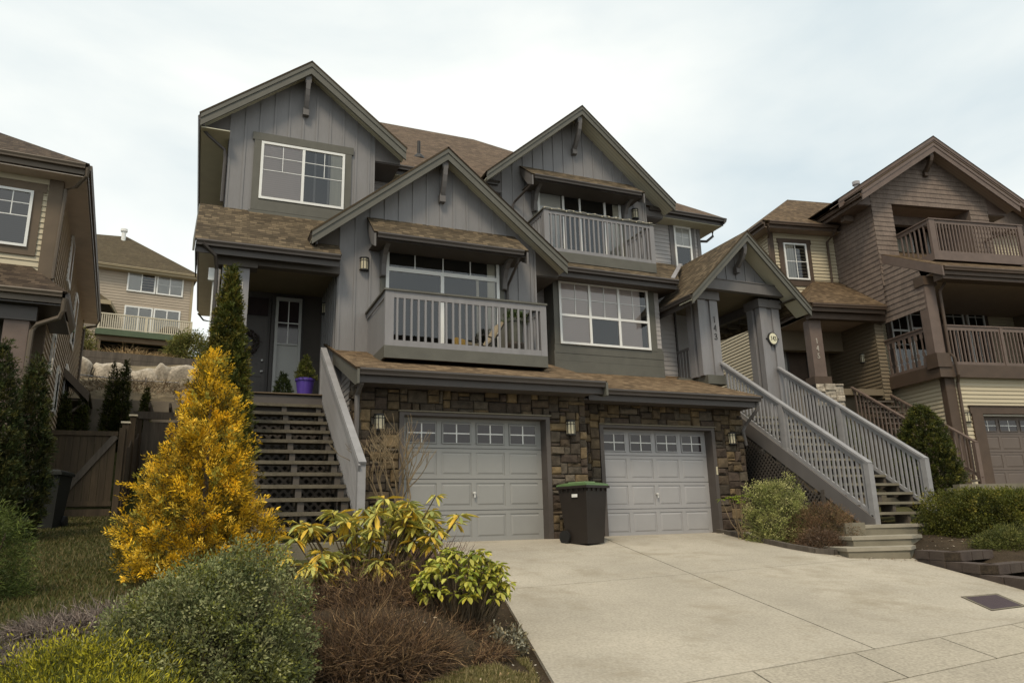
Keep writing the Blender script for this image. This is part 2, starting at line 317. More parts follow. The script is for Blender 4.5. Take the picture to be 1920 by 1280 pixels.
def mesh_from(name, mb, m, c):
    me = D.meshes.new(name); me.from_pydata([(x-c[0], y-c[1], z-c[2]) for x, y, z in mb.v], [], mb.f)
    if mb.hasuv:
        uvl = me.uv_layers.new(name='UVMap'); i = 0; fl = []
        for f, uv in zip(mb.f, mb.uv):
            for k in range(len(f)): fl += list(uv[k]) if uv else [0, 0]
        uvl.data.foreach_set('uv', fl)
    if mb.hasc:
        ca = me.color_attributes.new('Col', 'FLOAT_COLOR', 'CORNER'); fl = []
        for f, cc in zip(mb.f, mb.c):
            for k in f: fl += [*(cc or (.1, .1, .1)), 1]
        ca.data.foreach_set('color', fl)
    me.materials.append(m); me.update(); return me
POS = {}
def ctr_of(mb):
    a = np.array(mb.v); lo = a.min(0); hi = a.max(0); return Vector(((lo[0]+hi[0])/2, (lo[1]+hi[1])/2, lo[2]))
def tagit(o, label, cat, group=None, kind=None):
    if label: o['label'] = label
    if cat: o['category'] = cat
    if group: o['group'] = group
    if kind: o['kind'] = kind
class Thing:
    def __init__(s, name, label, cat, base, yaw=0, group=None):
        o = D.objects.new(name, None); COL.objects.link(o); o.empty_display_size = .3
        s.o = o; s.yaw = yaw; b = Vector(base); o.location = Matrix.Rotation(yaw, 3, 'Z') @ b; o.rotation_euler = (0, 0, yaw); POS[o.name] = b
        tagit(o, label, cat, group)
    def part(s, name, mb, m, parent=None, label=None):
        if isinstance(m, str): m = M[m]
        c = ctr_of(mb); me = mesh_from(name, mb, m, c); o = D.objects.new(name, me); COL.objects.link(o)
        par = parent or s.o; o.parent = par; o.location = c-POS[par.name]; POS[o.name] = c
        if label: o['label'] = label
        return o
    def rep(s, o, delta, parent=None):
        n = o.copy(); COL.objects.link(n); d = Vector(delta); n.location = o.location+d; POS[n.name] = POS[o.name]+d
        if parent: n.parent = parent
        return n
def solo(name, mb, m, label, cat, group=None, kind=None, yaw=0):
    if isinstance(m, str): m = M[m]
    c = ctr_of(mb); me = mesh_from(name, mb, m, c); o = D.objects.new(name, me); COL.objects.link(o)
    o.location = Matrix.Rotation(yaw, 3, 'Z') @ c; o.rotation_euler = (0, 0, yaw); POS[o.name] = c
    tagit(o, label, cat, group, kind); return o
def fast(name, V, Fc, colors, m, c, smooth=False):
    """V (n,3), Fc (m,k) constant k, colors (m,3) per face"""
    me = D.meshes.new(name); n, k = Fc.shape
    me.vertices.add(len(V)); me.vertices.foreach_set('co', (V-np.array(c)).astype(np.float32).ravel())
    me.loops.add(n*k); me.loops.foreach_set('vertex_index', Fc.astype(np.int32).ravel())
    me.polygons.add(n); me.polygons.foreach_set('loop_start', (np.arange(n)*k).astype(np.int32)); me.polygons.foreach_set('loop_total', np.full(n, k, np.int32))
    me.update(calc_edges=True)
    if colors is not None:
        ca = me.color_attributes.new('Col', 'FLOAT_COLOR', 'CORNER'); cc = np.concatenate([colors, np.ones((n, 1))], 1); ca.data.foreach_set('color', np.repeat(cc, k, 0).astype(np.float32).ravel())
    me.materials.append(M[m] if isinstance(m, str) else m); me.validate(); return me
def addobj(name, me, parent, c):
    o = D.objects.new(name, me); COL.objects.link(o)
    if parent: o.parent = parent; o.location = Vector(c)-POS[parent.name]
    else: o.location = c
    POS[o.name] = Vector(c); return o

# ---------------------------------------------------------------- building helpers (all facing -Y of the thing's frame unless U says otherwise)
def window(T, O, w, h, U=(1, 0), vb=(), hb=(), blinds=(), fr=.055, dep=.07, name='window', glassm='glass', framem='white', back='dark_inside', parent=None, label=None):
    O = Vector(O); U = Vector((U[0], U[1], 0)); Nn = U.cross(Vector((0, 0, 1))); Z = Vector((0, 0, 1))
    def bx(mb, s0, s1, z0, z1, d0, d1): mb.prism([O+U*s0+Z*z0+Nn*d0, O+U*s1+Z*z0+Nn*d0, O+U*s1+Z*z1+Nn*d0, O+U*s0+Z*z1+Nn*d0], Nn*(d1-d0))
    f = MB(); bx(f, 0, w, 0, fr, 0, dep); bx(f, 0, w, h-fr, h, 0, dep); bx(f, 0, fr, fr, h-fr, 0, dep-.002); bx(f, w-fr, w, fr, h-fr, 0, dep-.002)
    for (x, wd, z0, z1) in vb: bx(f, x-wd/2, x+wd/2, z0, z1, .012, dep-(.006 if wd > .03 else .022))
    for (z, wd, x0, x1) in hb: bx(f, x0, x1, z-wd/2, z+wd/2, .014, dep-(.009 if wd > .03 else .024))
    win = T.part(name, f, framem, parent, label)
    def sub(nm, mb, m):
        if parent is None: T.part(nm, mb, m, win)
    g = MB(); g.face([O+U*.02+Z*.02+Nn*.042, O+U*(w-.02)+Z*.02+Nn*.042, O+U*(w-.02)+Z*(h-.02)+Nn*.042, O+U*.02+Z*(h-.02)+Nn*.042]); sub('pane', g, glassm)
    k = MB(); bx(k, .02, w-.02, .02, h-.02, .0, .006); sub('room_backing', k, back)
    for b in blinds:
        q = MB(); bx(q, b[0], b[1], b[2], b[3], .012, .022); sub('blind', q, b[4])
    return win
def gable(T, cx, hw, yr, yb, za, s, rake='trim_olive', roofm='shingle_dark', soff='soffit_lines', wally=None, rh=.32, left=True, right=True, sub=None, wx=None, ret='trim_grey'):
    ze = za-s*hw; r = MB()
    sides = ([-1] if left else [])+([1] if right else [])
    for k in sides: r.roof([(cx, yr-.03, za), (cx, yb, za), (cx+k*(hw+.03), yb, ze-s*.03), (cx+k*(hw+.03), yr-.03, ze-s*.03)], .035)
    ro = T.part('roof', r, roofm)
    b = MB(); b2 = MB(); so_ = MB()
    for k in sides:
        A = lambda x, dz: (cx+k*x, yr, za-s*x+dz)
        b.prism([A(0, -.04), A(hw, -.04), A(hw, -rh), A(0, -rh)], (0, .045, 0))
        b2.prism([(cx+k*x, yr-.022, za-s*x+dz) for x, dz in ((0, -.04), (hw, -.04), (hw, -.04-rh*.33), (0, -.04-rh*.33))], (0, .022, 0))
        wy = wally or yr+.45
        so_.prism([(cx+k*x, yr+.046, za-s*x-.17) for x in (0, hw)]+[(cx+k*x, wy+.05 if x == 0 else wy+.05, za-s*x-.17) for x in (hw, 0)], (0, 0, -.018))
    if wx:
        wy = wally or yr+.45
        for k, xw in ((-1, wx[0]), (1, wx[1])):
            if k not in sides or xw is None: continue
            xe = cx+k*(hw-.04); zt = lambda x: za-s*abs(x-cx)-.175; zb = zt(xe)-.12
            q = MB(); q.prism([(xw, wy, zt(xw)), (xe, wy, zt(xe)), (xe, wy, zb), (xw, wy, zb)], (0, .03, 0)); q.box(min(xw, xe), max(xw, xe), wy+.03, yb-.3, zb-.02, zb); T.part('eave_return', q, ret, ro)
    T.part('rake_board', b, rake, ro); T.part('rake_trim', b2, rake, ro); T.part('soffit', so_, soff, ro)
    return ro
def brace(T, cx, yr, yw, zt, m='trim_grey', w=.12, drop=.75, parent=None):
    b = MB(); n = 5; P = []
    for i in range(n+1):
        a = i/n; P.append(Vector((cx, yr+.1+(yw-yr-.16)*(a**1.3), zt-drop*(a**.75))))
    for i in range(n): b.beam(P[i], P[i+1]+(P[i+1]-P[i])*.12, w*.8-.001*i, .13, (0, 1, 0))
    b.box(cx-w*.55, cx+w*.55, yr+.06, yr+.26, zt-.06, zt+.12); b.box(cx-w*.55, cx+w*.55, yw-.14, yw-.01, zt-drop-.14, zt-drop+.04)
    return T.part('brace', b, m, parent)
def bb_wall(T, pts, y, th, xs, topf, botf, m='siding_grey', name='wall', bw=.045, bt=.02):
    b = MB(); b.prism([(x, y, z) for x, z in pts], (0, th, 0))
    for x in xs:
        z0 = botf(x); z1 = min(topf(x-bw/2), topf(x+bw/2))
        if z1-z0 > .05: b.box(x-bw/2, x+bw/2, y-bt, y-.0005, z0, z1)
    return T.part(name, b, m)
def gutter(T, x0, x1, y, z, m='gutter_brown', parent=None, axis='x', fascia=.12, name='gutter'):
    b = MB(); pr = [(0, 0), (-.10, 0), (-.115, -.03), (-.09, -.075), (-.085, -.11), (0, -.11)]
    if axis == 'x': b.prism([(x0, y+a, z+c) for a, c in pr], (x1-x0, 0, 0)); b.box(x0, x1, y+.001, y+.03, z-.11-fascia, z-.01)
    else: b.prism([(y+a, x0, z+c) for a, c in pr], (0, x1-x0, 0)); b.box(y+.001, y+.03, x0, x1, z-.11-fascia, z-.01)
    return T.part(name, b, m, parent)
def lamp(T, x, y, z, h=.28, w=.17, U=None):
    b = MB(); n = 10
    def P(a, r, zz):
        t = math.pi*a/n; dx = r*math.cos(t); dy = -r*math.sin(t)
        return (x+dx, y+dy, zz) if U is None else (x+dy, y+dx, zz)
    def shell(r, z0, z1, mb):
        mb.prism([P(a, r, z0) for a in range(n+1)], (0, 0, z1-z0))
    shell(w/2+.012, z+h-.03, z+h, b); shell(w/2+.012, z, z+.025, b); shell(w/2+.008, z+h*.72, z+h*.72+.012, b)
    for a in (1.5, 3.8, 6.2, 8.5):
        p = P(a, w/2+.003, z+.02); b.box(p[0]-.006, p[0]+.006, p[1]-.006, p[1]+.006, z+.02, z+h-.02)
    o = T.part('wall_lamp', b, 'iron'); g = MB(); shell(w/2, z+.026, z+h-.031, g); T.part('lamp_glass', g, 'shade', o); return o
def garage_door(T, x0, x1, z0, z1, y, m, nsec=4, npan=4, winm='glass_dark'):
    b = MB(); h = (z1-z0)/nsec; w = (x1-x0)
    def fr(xa, xb, za, zb, d, ins, mb=b):
        A = [(xa, y, za), (xb, y, za), (xb, y, zb), (xa, y, zb)]; B = [(xa+ins, y-d, za+ins), (xb-ins, y-d, za+ins), (xb-ins, y-d, zb-ins), (xa+ins, y-d, zb-ins)]
        for i in range(4): j = (i+1) % 4; mb.face([A[i], A[j], B[j], B[i]])
        mb.face(B)
    for i in range(nsec):
        za = z0+i*h; b.box(x0, x1, y+.012, y+.06, za+.006, za+h-.006); b.box(x0, x1, y+.03, y+.055, za-.006, za+.006)
        # rails and stiles, leaving moulded panel fields sunk
        pw = (w-.10)/npan; b.box(x0, x1, y, y+.0115, za+.006, za+.07); b.box(x0, x1, y, y+.0115, za+h-.07, za+h-.006)
        xs = [x0+.05+k*pw for k in range(npan+1)]
        for k, xx in enumerate(xs):
            a = x0 if k == 0 else xx-.045; c = x1 if k == npan else xx+.045; b.box(a, c, y, y+.0115, za+.07, za+h-.07)
        for k in range(npan):
            xa = xs[k]+(.0 if k == 0 else .045)+.02; xb = xs[k+1]-(.0 if k == npan-1 else .045)-.02
            if i < nsec-1:
                A = [(xa+.0, y+.012, za+.09), (xb, y+.012, za+.09), (xb, y+.012, za+h-.09), (xa, y+.012, za+h-.09)]
                ins = .028; B = [(xa+ins, y+.0005, za+.09+ins), (xb-ins, y+.0005, za+.09+ins), (xb-ins, y+.0005, za+h-.09-ins), (xa+ins, y+.0005, za+h-.09-ins)]
                for q in range(4): r_ = (q+1) % 4; b.face([A[q], A[r_], B[r_], B[q]])
                b.face(B)
    dr = T.part('garage_door', b, m)
    i = nsec-1; za = z0+i*h; pw = (w-.10)/npan; xs = [x0+.05+k*pw for k in range(npan+1)]
    for k in range(npan):
        xa = xs[k]+.075; xb = xs[k+1]-.075; a = za+.10; c = za+h-.11
        f = MB(); t = .02
        f.box(xa-t, xb+t, y-.018, y-.0005, a-t, a); f.box(xa-t, xb+t, y-.018, y-.0005, c, c+t); f.box(xa-t, xa, y-.018, y-.0005, a, c); f.box(xb, xb+t, y-.018, y-.0005, a, c)
        wf = T.part('door_window', f, m, dr)
        # pane and muntins ride on the door too
        p = MB(); p.box(xa, xb, y-.008, y-.001, a, c); T.part('window_pane', p, 'window_black', dr)
        q = MB(); xm = (xa+xb)/2; zm = (a+c)/2; q.box(xm-.011, xm+.011, y-.016, y-.009, a, c); q.box(xa, xb, y-.0155, y-.0095, zm-.010, zm+.010); T.part('muntin', q, 'white', dr)
    q = MB(); xm = (x0+x1)/2; q.lathe((xm, y-.03, z0+h*1.55), [(.03, -.02), (.034, 0), (.02, .02)], 12); q.beam((xm, y-.04, z0+h*1.55), (xm, y-.045, z0+h*1.40), .025, .02, (0, 1, 0)); T.part('handle', q, 'metal', dr)
    return dr
mat('window_black', (.030, .022, .024, 1), .08, .1, 2, spec=.6)
def railing(T, parent, A, B, z0f, z1f, n, bw=.038, m='rail_grey', skip=False):
    """vertical balusters from A to B (xy) between z0f(t) and z1f(t)"""
    A = Vector((A[0], A[1], 0)); B = Vector((B[0], B[1], 0)); first = None
    d = (B-A).normalized(); s_ = Vector((-d.y, d.x, 0))
    for i in range(n):
        t = (i+.5)/n; p = A+(B-A)*t; z0 = z0f(t); z1 = z1f(t)
        if first is None:
            b = MB(); sl = (z1f(t+.01)-z1f(t-.01))/((B-A).length*.02); hw = bw/2
            c = [p-d*hw-s_*hw, p+d*hw-s_*hw, p+d*hw+s_*hw, p-d*hw+s_*hw]
            b.prism([q+Vector((0, 0, z0)) for q in c], (0, 0, z1-z0)); first = T.part('baluster', b, m, parent); p0 = p; zz = z0
        else: T.rep(first, (p.x-p0.x, p.y-p0.y, z0-zz))
def digit_mb(mb, ch, x, y, z, h, t=.012, w=None):
    """engraved style digits, 7-stroke boxes with thin strokes, facing -Y; x,z lower-left"""
    w = w or h*.5; st = h*.12
    S = {'1': 'm', '4': 'ufr', '3': 'tmbR', '5': 'tlmkb', '2': 'tnmkb'}
    def bx(a, b, c, d): mb.box(x+a, x+b, y-t, y, z+c, z+d)
    if ch == '1': bx(w/2-st/2, w/2+st/2, 0, h); bx(w/2-st*1.6, w/2-st/2, h*.78, h*.88)
    elif ch == '4':
        bx(w*.62, w*.62+st, 0, h); bx(0, w*.62, h*.3, h*.3+st); mb.beam((x+.02*w, y-t/2, z+h*.34), (x+w*.66, y-t/2, z+h*.97), t, st, (0, 0, 1))
    elif ch in '35':
        import math as mt
        cx_ = x+w*.42; r = h*.24
        for k in range(9):
            a0 = mt.radians(120-k*33-0) if ch == '5' else mt.radians(110-k*30)
            a1 = mt.radians(120-(k+1)*33) if ch == '5' else mt.radians(110-(k+1)*30)
            cz_ = z+h*.28
            mb.beam((cx_+r*mt.cos(a0), y-t/2, cz_+r*mt.sin(a0)), (cx_+r*mt.cos(a1), y-t/2, cz_+r*mt.sin(a1)), t, st)
        if ch == '3':
            for k in range(8):
                a0 = mt.radians(160-k*32); a1 = mt.radians(160-(k+1)*32); cz_ = z+h*.74; rr_ = h*.21
                mb.beam((cx_+rr_*mt.cos(a0), y-t/2, cz_+rr_*mt.sin(a0)), (cx_+rr_*mt.cos(a1), y-t/2, cz_+rr_*mt.sin(a1)), t, st)
        else: bx(w*.15, w*.15+st, h*.45, h); bx(w*.15+st, w*.85, h-st, h)
mat('concrete_edge', (.30, .27, .21, 1), .9, .14, 3, .4, 90, fine=.12, dirt=.5, dirtcol=(.15, .135, .10, 1))
# ================================================================ ground
def P_dr(y): return .115*min(y, 12.4)-1.676
def sm(a, b, x): t = max(0, min(1, (x-a)/(b-a))); return t*t*(3-2*t)
def XL(y): return 2.37+(y-5.13)*.29 if y < 9.97 else 3.77-(y-9.97)*.25
def G(x, y):
    if y < 3.35: return -1.52
    if y < 3.6: return -1.52+(P_dr(3.6)+1.52-.03)*(y-3.35)/.25
    if y < 18.5: zl = .088*y-1.208
    elif y < 27: zl = .42+(y-18.5)*.29
    elif y < 27.2: zl = 2.88+(y-27)/.2*1.27
    elif y < 36: zl = 4.15+(y-27.2)*.36
    elif y < 36.2: zl = 7.3
    elif y < 45: zl = 7.5+(y-36.2)*.27
    else: zl = 9.9
    if y > 12.4 and x > 2: zb = zl if y > 17 else P_dr(y)
    else: zb = zl
    zd = P_dr(y)-.035
    zr = zd+.02+.14*sm(10.2, 11, x)+.06*max(0, x-10.5)
    if y > 17 and x > 11: zr = max(zr+(y-17)*.1, zl-.3)
    if y < 12.4: l, r_ = XL(y)-.9, XL(y)-.05
    else: l, r_ = 1.2, 2.1
    a = sm(l, r_, x); zz = zb*(1-a)+(zd if y < 14 else zb)*a
    if y < 5.6: zz = min(zz, zd+.10) if x < r_ else zz
    b = sm(10, 11.5, x)
    zz = zz*(1-b)+zr*b
    if 2.35 < x < 13.2 and 12.3 < y < 28: zz = -.32
    return zz
gx = np.unique(np.round(np.concatenate([np.linspace(-120, -8, 25), np.arange(-8, 18, .22), np.linspace(18, 140, 30)]), 3))
gy = np.unique(np.round(np.concatenate([np.linspace(-60, 2.8, 18), np.arange(2.8, 19, .2), np.arange(19, 48, .6), [3.35, 3.6, 12.3, 12.4, 27, 27.2, 36, 36.2], np.linspace(48, 220, 14)]), 3))
V = np.array([[x, y, G(x, y)+(random.uniform(-.012, .012) if (y > 4 and not (XL(y)-.1 < x < 10 and y < 13)) else 0)] for y in gy for x in gx]); nx_ = len(gx)
I = np.array([[j*nx_+i, j*nx_+i+1, (j+1)*nx_+i+1, (j+1)*nx_+i] for j in range(len(gy)-1) for i in range(nx_-1)])
cen = V[I].mean(1)
colr = np.zeros((len(I), 3))
for k, (x, y, z) in enumerate(cen):
    if y < 3.5: c = (.05, .05, .05)
    elif y > 27: c = (.20, .165, .11)
    elif x < XL(y)-1.9+.35*math.sin(y*1.7) and y > 4: c = (.055, .058, .018)
    elif x > 13 or y > 18: c = (.075, .07, .03)
    else: c = (.05, .037, .024)
    if -.6 < x < 9 and y < 9.3 and x < XL(y) : c = (.045, .033, .02)
    if 1.5 < x < XL(y) and y < 5.3: c = (.11, .10, .04)
    colr[k] = c
mat('earth', rough=1, var=.38, scale=1.6, bump=1, bscale=30, attr=True, fine=.35, finescale=55, spec=.1)
g = D.objects.new('ground', fast('ground', V, I, colr, 'earth', (0, 0, 0))); COL.objects.link(g); g['kind'] = 'structure'

# driveway slabs on a sloping plane (real gaps between slabs)
def slab(mb, pts, th=.12, gap=.009, zf=P_dr):
    c = Vector((sum(p[0] for p in pts)/len(pts), sum(p[1] for p in pts)/len(pts)))
    # inward offset of a convex polygon
    n = len(pts); P = [Vector(p) for p in pts]; out = []
    ar = sum(P[i].x*P[(i+1) % n].y-P[(i+1) % n].x*P[i].y for i in range(n))
    if ar < 0: P.reverse()
    for i in range(n):
        a = P[i-1]; b = P[i]; d = P[(i+1) % n]; e1 = (b-a).normalized(); e2 = (d-b).normalized()
        n1 = Vector((-e1.y, e1.x)); n2 = Vector((-e2.y, e2.x)); bis = (n1+n2); out.append(b+bis*(gap/max(.3, 1+n1.dot(n2))))
    mb.prism([(p.x, p.y, zf(p.y)) for p in out], (0, 0, -th))
def J(y): return 5.43+(y-5.05)*.2073
def line1(x): return 4.84+(x-3.59)*.1125
mb = MB()
cl = lambda x: 8.35+(x-3.3)*.098
mid = J(8.62)
slab(mb, [(XL(5.0)-.03, line1(2.35)+.0), (J(5.05), line1(J(5.05))), (J(cl(6.1)), cl(J(8.6))), (XL(8.3), cl(XL(8.3)))])
slab(mb, [(J(5.05), line1(J(5.05))), (8.6, line1(8.6)), (9.1, 5.75), (9.58, 6.48), (10.39, 8.66), (9.9, cl(9.9)), (J(cl(6.1)), cl(J(8.6)))])
slab(mb, [(XL(8.3), cl(XL(8.3))), (J(cl(6.1)), cl(J(8.6))), (J(12.4), 12.4), (3.1, 12.4), (3.3, 11.8), (3.77, 9.97)])
slab(mb, [(J(cl(6.1)), cl(J(8.6))), (9.9, cl(9.9)), (9.55, 9.25), (9.5, 9.6), (9.63, 12.07), (10.1, 12.4), (J(12.4), 12.4)])
slab(mb, [(9.9, cl(9.9)), (10.39, 8.66), (11.6, 8.9), (11.6, 9.7), (9.52, 9.7), (9.55, 9.25)])
slab(mb, [(3.05, 12.4), (6.0, 12.4), (6.0, 12.7), (3.05, 12.7)], gap=0); slab(mb, [(6.0, 12.4), (10.5, 12.4), (10.5, 13.4), (6.76, 13.4)], gap=0)
solo('driveway', mb, 'drive', None, None, kind='structure')
mb = MB()
l2 = lambda x: 4.36+(x-4.9)*.1125
xs = [-9+1.18*i for i in range(26)]
for i in range(len(xs)-1):
    a, b = xs[i], xs[i+1]; k = .16
    slab(mb, [(a-k, l2(a-k)), (b-k, l2(b-k)), (b, line1(b)), (a, line1(a))], zf=lambda y: P_dr(y)+.0)
solo('sidewalk', mb, 'walkway', None, None, kind='structure')
mb = MB()
for i in range(12):
    a, b = -9+2.6*i, -9+2.6*(i+1); slab(mb, [(a-.3, l2(a-.3)-.75), (b-.3, l2(b-.3)-.75), (b, l2(b)), (a, l2(a))], th=.25)
solo('kerb_apron', mb, 'walkway', None, None, kind='structure')
mb = MB(); mb.prism([(-120, -8, -1.50), (140, -8, -1.50), (140, 3.3, -1.50), (-120, 3.3, -1.50)], (0, 0, -.05)); solo('road', mb, 'asphalt', None, None, kind='structure')

# ================================================================ grey duplex
H = Thing('duplex_house', 'grey board-and-batten duplex with stone-faced double garages and three front gables', 'house', (5.5, 14, -.26))
# ---- garage storey
def stone_wall(rects, y, ret=None):
    pass
b = MB(); yb = 12.46
for x0, x1, z0, z1 in ((2.44, 3.11, -.4, 2.55), (5.98, 6.72, -.4, 2.55), (3.11, 5.98, 1.96, 2.55)): b.box(x0, x1, yb, yb+.35, z0, z1)
b.box(2.44, 2.6, yb+.35, 16.6, -.4, 2.2); b.box(6.5, 6.72, yb+.35, 13.5, -.4, 2.6)
yc = 13.16
for x0, x1, z0, z1 in ((6.72, 7.43, -.4, 2.6), (10.28, 11.04, -.4, 2.6), (7.43, 10.28, 1.95, 2.6)): b.box(x0, x1, yc, yc+.35, z0, z1)
b.box(10.85, 11.04, yc+.35, 16.8, -.4, 2.8)
backw = H.part('garage_wall', b, 'mortar')
b = MB()
b.stones((2.40, yb), (1, 0), .71, -.34, 2.50, 3); b.stones((5.98, yb), (1, 0), .77, -.34, 2.50, 5); b.stones((3.11, yb), (1, 0), 2.87, 1.97, 2.50, 8)
b.stones((6.72, yc), (1, 0), .71, -.34, 2.6, 13); b.stones((10.28, yc), (1, 0), .80, -.34, 2.6, 15); b.stones((7.43, yc), (1, 0), 2.85, 1.96, 2.6, 18)
b.stones((2.44, 13.2), (0, -1), .8, -.34, 2.85, 21, top=lambda s: 2.45+.30*(.8-s)); b.stones((2.44, 13.2), (0, 1), 0.01, 0, .01, 1)
H.part('stone_veneer', b, 'stone', backw)
b = MB(); b.lap((2.44, 16.6), (0, -1), -.2, 3.6, lambda z: (0 if z < 2.2 else 0, max(0, min(3.4, 16.6-(11.9+(z-2.38)/.34)))) if z > 2.6 else (0, 3.4)); b.box(2.45, 2.6, 13.2, 16.6, 2.2, 2.6)
H.part('siding', b, 'lap_grey', backw)
# garage frames
def gframe(x0, x1, zt, y, dx, name='garage_frame'):
    b = MB(); b.box(x0, x0+.085, y-.05, y+.33, -.28, zt-.06); b.box(x1-.085, x1, y-.05, y+.33, -.28, zt-.06); b.box(x0, x1, y-.05, y+.33, zt-.06, zt)
    o = H.part(name, b, 'jamb_brown'); c = MB(); c.box(x0-.02, x1+.02, y-.085, y-.02, zt+.001, zt+.02); H.part('drip_cap', c, 'concrete', o); return o
gframe(3.11, 5.98, 1.965, yb, 0); gframe(7.43, 10.28, 1.955, yc, 0)
garage_door(H, 3.195, 5.895, -.26, 1.91, 12.66, 'door_grey'); garage_door(H, 7.515, 10.195, -.275, 1.90, 13.36, 'door_pale')
b = MB(); b.box(10.23, 10.27, 13.10, 13.108, .95, 1.12); H.part('keypad', b, 'shade')
b = MB(); b.box(6.86, 6.95, 13.05, 13.1, 1.25, 1.5); H.part('utility_box', b, 'cream')
lamp(H, 2.76, 12.40, 1.62); lamp(H, 6.40, 12.40, 1.62); lamp(H, 10.72, 13.10, 1.60, .26, .16)
# garage roofs
def rz(y, y0, z0): return z0+.34*(y-y0)
b = MB(); b.roof([(2.24, 11.85, 2.585), (6.93, 11.85, 2.585), (6.93, 15.6, rz(15.6, 11.9, 2.6)), (2.24, 15.6, rz(15.6, 11.9, 2.6))])
r1 = H.part('garage_roof', b, 'shingle_tan')
b = MB(); b.roof([(6.70, 12.55, 2.595), (11.22, 12.55, 2.595), (11.22, 15.7, rz(15.7, 12.6, 2.61)), (6.70, 15.7, rz(15.7, 12.6, 2.61))])
r2_ = H.part('garage_roof', b, 'shingle_tan')
gutter(H, 2.30, 6.88, 11.92, 2.575, parent=r1); gutter(H, 6.95, 11.14, 12.62, 2.585, parent=r2_)
b = MB(); b.prism([(2.255, 11.83, 2.55), (2.255, 14.4, 3.42), (2.255, 14.4, 3.18), (2.255, 12.0, 2.31), (2.255, 11.83, 2.31)], (.04, 0, 0)); H.part('rake_board', b, 'trim_olive', r1); b = MB(); b.prism([(6.885, 11.82, 2.55), (6.885, 12.7, 2.85), (6.885, 12.7, 2.55), (6.885, 12.0, 2.31), (6.885, 11.82, 2.31)], (.045, 0, 0)); H.part('rake_board', b, 'trim_olive', r1)
b = MB(); b.box(2.3, 6.72, 11.95, 12.45, 2.36, 2.378); b.box(6.74, 11.1, 12.65, 13.15, 2.37, 2.388); H.part('soffit', b, 'jamb_brown', r1)
# ---- entry porch (left unit)
b = MB(); b.box(.1, 2.3, 14.3, 16.62, 2.36, 2.5); porch = H.part('porch_deck', b, 'wood_grey')
b = MB(); b.box(.3, 2.16, 14.26, 14.298, 2.17, 2.47); H.part('fascia', b, 'jamb_brown', porch); b = MB(); b.box(.3, 2.16, 14.22, 14.33, 2.50, 2.52); H.part('nosing', b, 'wood_beam', porch)
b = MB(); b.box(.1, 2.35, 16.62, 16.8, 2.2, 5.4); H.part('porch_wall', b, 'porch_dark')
b = MB(); b.box(.1, 2.31, 14.45, 16.6, 5.19, 5.22); H.part('porch_ceiling', b, 'ceil_brown')
b = MB(); b.box(-.02, 2.31, 14.24, 14.44, 4.98, 5.2); b.box(-.02, .75, 14.22, 14.52, 4.92, 5.14); H.part('porch_beam', b, 'porch_dark')
colm = MB(); colm.box(.12, .33, 14.30, 14.48, 2.5, 4.92); colm.box(.40, .61, 14.30, 14.48, 2.5, 4.92); colm.box(.14, .59, 14.36, 14.46, 2.5, 4.9)
pc = H.part('column', colm, 'rail_grey')
b = MB()
for k, ch in enumerate('141'): digit_mb(b, ch, .455, 14.30, 4.48-k*.24, .16)
H.part('house_number', b, 'number', pc)
# door, transom, sidelight, wreath
b = MB(); b.box(.18, 1.20, 16.52, 16.62, 2.5, 5.06); b.box(1.22, 1.92, 16.55, 16.62, 2.5, 5.15); dfr = H.part('door_frame', b, 'door_dark')
b = MB(); b.box(.26, 1.14, 16.47, 16.52, 2.52, 4.55)
for xa, xb, za, zb in ((.34, .64, 4.02, 4.42), (.76, 1.06, 4.02, 4.42), (.34, .64, 3.25, 3.9), (.76, 1.06, 3.25, 3.9), (.34, .64, 2.65, 3.12), (.76, 1.06, 2.65, 3.12)): b.box(xa, xb, 16.455, 16.47, za, zb)
dr = H.part('front_door', b, 'door_dark')
b = MB(); b.lathe((1.07, 16.43, 3.36), [(.028, -.02), (.034, 0), (.02, .02)], 10); b.lathe((1.07, 16.43, 3.60), [(.022, -.02), (.028, 0), (.02, .02)], 10); H.part('door_knob', b, 'metal', dr)
b = MB(); b.box(.26, 1.14, 16.48, 16.52, 4.62, 5.02); H.part('transom', b, 'window_black')
b = MB(); b.box(.69, .71, 16.46, 16.479, 4.62, 5.02); H.part('muntin', b, 'cream', dfr)
b = MB(); 
b.box(1.30, 1.36, 16.46, 16.55, 2.55, 5.07); b.box(1.80, 1.86, 16.46, 16.55, 2.55, 5.07); b.box(1.36, 1.80, 16.46, 16.55, 2.55, 2.63); b.box(1.36, 1.80, 16.46, 16.55, 4.99, 5.07); b.box(1.36, 1.80, 16.465, 16.545, 3.98, 4.02)
sl = H.part('sidelight', b, 'frost'); b = MB(); b.box(1.36, 1.80, 16.50, 16.54, 4.02, 4.99); H.part('pane', b, 'window_black', sl); b = MB(); b.box(1.36, 1.80, 16.50, 16.54, 2.63, 3.98); H.part('frosted_pane', b, 'frost', sl)
b = MB(); b.box(1.57, 1.59, 16.485, 16.50, 4.02, 4.99); b.box(1.36, 1.57, 16.485, 16.50, 4.48, 4.50); b.box(1.59, 1.8, 16.485, 16.50, 4.48, 4.50); H.part('muntin', b, 'white', sl)
